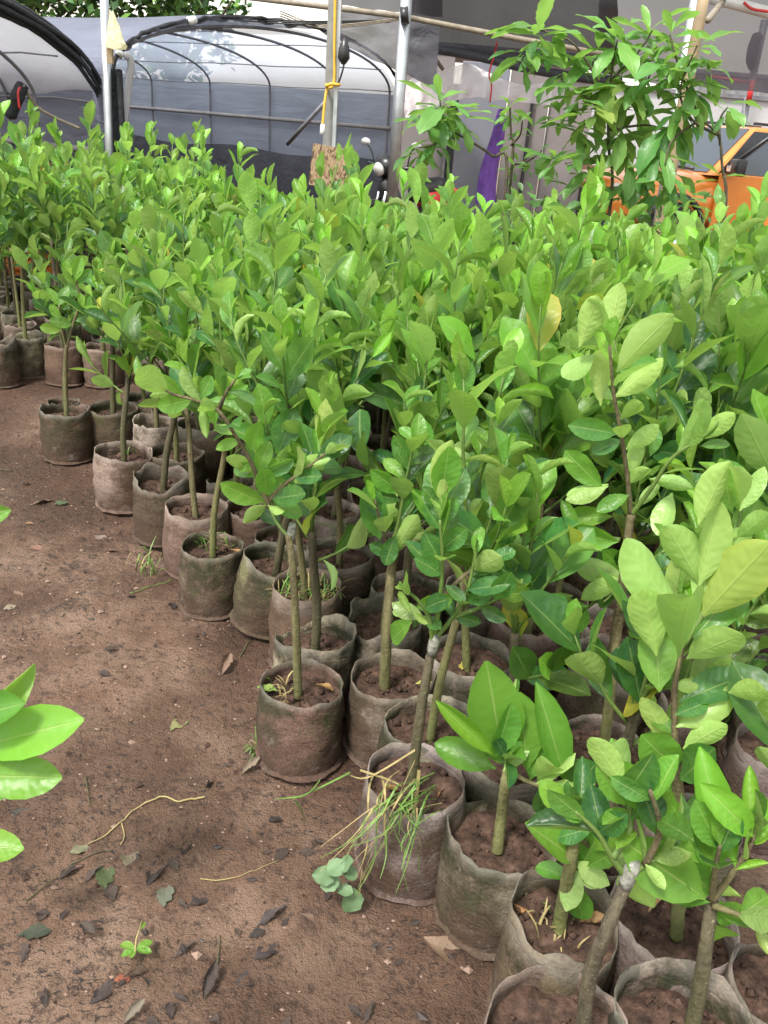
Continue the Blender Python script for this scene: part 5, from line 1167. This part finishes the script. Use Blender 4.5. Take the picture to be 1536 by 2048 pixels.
def lay(px, py, lpx, ang, col, label, mi, group=None):
    c = at_z(px, py, .012); a = radians(ang)
    b = at_z(px+cos(a)*lpx*.5, py-sin(a)*lpx*.5, .012); e = at_z(px-cos(a)*lpx*.5, py+sin(a)*lpx*.5, .012); ax = b-e
    o = bpy.data.objects.new('fallen_leaf', DEADM[mi]); L = min(ax.length, .16)
    e = c-ax.normalized()*L*.5; e.z = ground_h(e.x, e.y)+.005+(.006 if mi in (2,) else 0)
    o.matrix_basis = Matrix.Translation(e) @ (frame_from(ax, Vector((rng.gauss(0, .12), rng.gauss(0, .12), 1)))*L).to_4x4()
    o.color = (*[c*.55 for c in col], 1); COL.objects.link(o); tag(o, label, 'fallen leaf', group); return o
for (px, py, l, a, c, lab, mi) in FALL: lay(px, py, l, a, c, lab, mi)
for k in range(42):
    py = 1050 + 1000*rng.random()**.75; px = rng.uniform(0, 300 + (py-900)*.62)
    q = at_z(px, py, 0)
    if q.x > xfront(q.y)-.14: continue
    c = rng.choice([(.040, .030, .028), (.055, .038, .032), (.07, .048, .038), (.05, .036, .033), (.10, .065, .048)])
    lay(px, py, rng.uniform(14, 40)*(py/1700), rng.uniform(0, 180), c, 'small dark sodden leaf scrap trodden flat into the path', rng.choice((3, 5, 4, 0)), 'dark leaf scraps on the path')
# leaves lying on the soil in bags
for (k, dx, dy, L, col, lab, mi) in (('P1', .03, .03, .05, (.45, .28, .1), 'dry orange leaf behind the trunk in the clean brown bag', 2), ('P1', -.02, -.06, .045, (.5, .33, .14), 'dry yellow leaf at the front rim of the clean brown bag', 1), ('P1', -.06, -.01, .055, (.2, .32, .06), 'fresh green leaf on the soil of the clean brown bag', 0),
    ('P3', -.03, .0, .05, (.45, .28, .1), 'dry orange leaf among the pulled weeds', 1), ('P3', .05, -.01, .055, (.42, .23, .1), 'dry upright brown leaf right of the dark trunk', 2), ('P5', -.045, .03, .055, (.42, .22, .08), 'dead brown leaf standing in the mossy bag', 2), ('P5', .04, .03, .06, (.45, .27, .12), 'curled tan leaf behind the thick stem', 1),
    ('P29', -.03, -.02, .06, (.5, .42, .08), 'yellow leaf in the bag right of the thick green trunk', 0), ('P2', .06, .0, .045, (.42, .42, .1), 'yellow green leaf scrap in the thick green trunk bag', 0), ('P7', -.05, -.03, .085, (.42, .48, .12), 'pale green leaf lying in the folded rim bag', 0), ('P8', -.03, .03, .07, (.4, .25, .13), 'brown leaf in the bag of the huge pale leaves', 1), ('P14', .05, .02, .05, (.45, .26, .1), 'orange leaf in the creased brown bag', 2)):
    p = pos[k]; zs = .235-.03
    o = bpy.data.objects.new('fallen_leaf', DEADM[mi]); a = rng.random()*tau
    o.matrix_basis = Matrix.Translation((p.x+dx, p.y+dy, zs)) @ (frame_from(Vector((cos(a), sin(a), .25)), Vector((0, 0, 1)))*L).to_4x4(); o.color = (*col, 1)
    COL.objects.link(o); tag(o, lab, 'fallen leaf')
# twigs and root
def twig(pxs, r, mat, label):
    pts_ = smooth_path([at_z(x, y, .004) for x, y in pxs], 5)
    for p in pts_: p.z = ground_h(p.x, p.y)+r*.8+.003
    tag(MB().tube(pts_, [r*(1-.5*i/(len(pts_)-1)) for i in range(len(pts_))], 6).build('twig', mat), label, 'twig')
twig([(410, 1586), (375, 1594), (355, 1598), (330, 1590), (305, 1596), (270, 1612), (243, 1636), (205, 1662), (174, 1674)], .0028, M_STRAW, 'long pale root snaking across the path')
twig([(243, 1640), (248, 1665), (240, 1678)], .002, M_STRAW, 'short fork of pale root by the torn leaf')
twig([(50, 1790), (90, 1758), (130, 1728), (160, 1700)], .0018, M_BARKDARK, 'thin dark twig below the purple brown narrow leaf')
twig([(400, 1750), (455, 1751), (500, 1740), (560, 1715)], .0014, M_STRAW, 'straight straw lying on the path')
twig([(140, 1712), (185, 1695), (225, 1686)], .002, M_BARKDARK, 'dark stick lying on the pale green crumpled leaf')
twig([(430, 1950), (436, 1900), (440, 1860)], .0025, M_BARKDARK, 'dark root standing in the rotting leaf heap')
twig([(480, 1310), (495, 1285), (512, 1260), (520, 1240)], .002, M_BARKDARK, 'dark twig beside the grassy bag')
twig([(0, 938), (25, 940)], .0025, M_BARKDARK, 'dark twig at the left edge of the upper path')
twig([(170, 1550), (175, 1575), (180, 1610)], .0018, M_BARKDARK, 'short dark twig in the middle of the path')
twig([(260, 1185), (300, 1170), (340, 1160), (360, 1140)], .0016, M_WEED, 'green stalk lying before the smooth bag')
# tiny green sprig
sg = empty('green_sprig', at_z(272, 1900, .01), 'tiny green sprig lying above the tan folded leaf', 'sprig'); sl = Vector(sg.location)
MB().tube([at_z(285, 1840, .02)-sl, at_z(272, 1880, .02)-sl, at_z(270, 1905, .015)-sl], .0018, 5).build('stem', M_STRAW, sg)
for (tx, ty) in ((243, 1885), (302, 1880), (245, 1908), (300, 1900), (262, 1912), (288, 1843)):
    b = at_z(271, 1898, .016) if ty != 1843 else at_z(283, 1858, .02); e = at_z(tx, ty, .02)
    put_leaf(sg, LV[0], b-sl, frame_from(e-b, Vector((0, 0, 1))), (e-b).length*1.1, (.6, .1, .6))
# crumbs, grit and shreds strewn over the path
m = MB(); m2 = MB(); m3 = MB(); rng = random.Random(4)
for k in range(9000):
    y = rng.uniform(.75, 5.2); x = rng.uniform(-2.4, 1.0)
    if x > xfront(y)+.05 or abs(x/y) > .62: continue
    z = ground_h(x, y); s = rng.uniform(.0015, .0055)*(1 if rng.random() > .08 else 2.2); c = Vector((x, y, z+s*.3))
    vs = [c+Vector((s*rng.uniform(.6, 1.3)*a, s*rng.uniform(.6, 1.3)*b, s*rng.uniform(.3, .8)*d)) for a, b, d in ((1,0,0),(-1,0,0),(0,1,0),(0,-1,0),(0,0,1))]
    (m if rng.random() < .6 else m3).add(vs, [(0,2,4),(2,1,4),(1,3,4),(3,0,4)])
for k in range(800):
    y = rng.uniform(.75, 4.5); x = rng.uniform(-2.2, 1.0)
    if x > xfront(y)+.05 or abs(x/y) > .62: continue
    a = rng.random()*tau; l = rng.uniform(.004, .016); w = l*rng.uniform(.1, .55); d = Vector((cos(a), sin(a), 0)); s = Vector((-sin(a), cos(a), 0)); c = Vector((x, y, ground_h(x, y)+.0035))
    m2.add([c-d*l+Vector((0, 0, rng.random()*.003)), c+s*w, c+d*l+Vector((0, 0, rng.random()*.004)), c-s*w], [(0, 1, 2), (0, 2, 3)])
tag(m.build('soil_crumbs', M_SOIL, None, False), 'crumbs of brown soil and grit strewn over the path', kind='stuff')
tag(m3.build('pale_grit', simple('grit', (.21, .14, .105), .8, var=.4, nscale=6, bump=0), None, False), 'paler grit and clay bits strewn over the path', kind='stuff')
tag(m2.build('leaf_shreds', simple('shred', (.042, .031, .027), .55, var=.5, nscale=5, bump=0), None, False), 'dark shreds of rotten leaf strewn over the path', kind='stuff')
print('objects', len(bpy.data.objects))
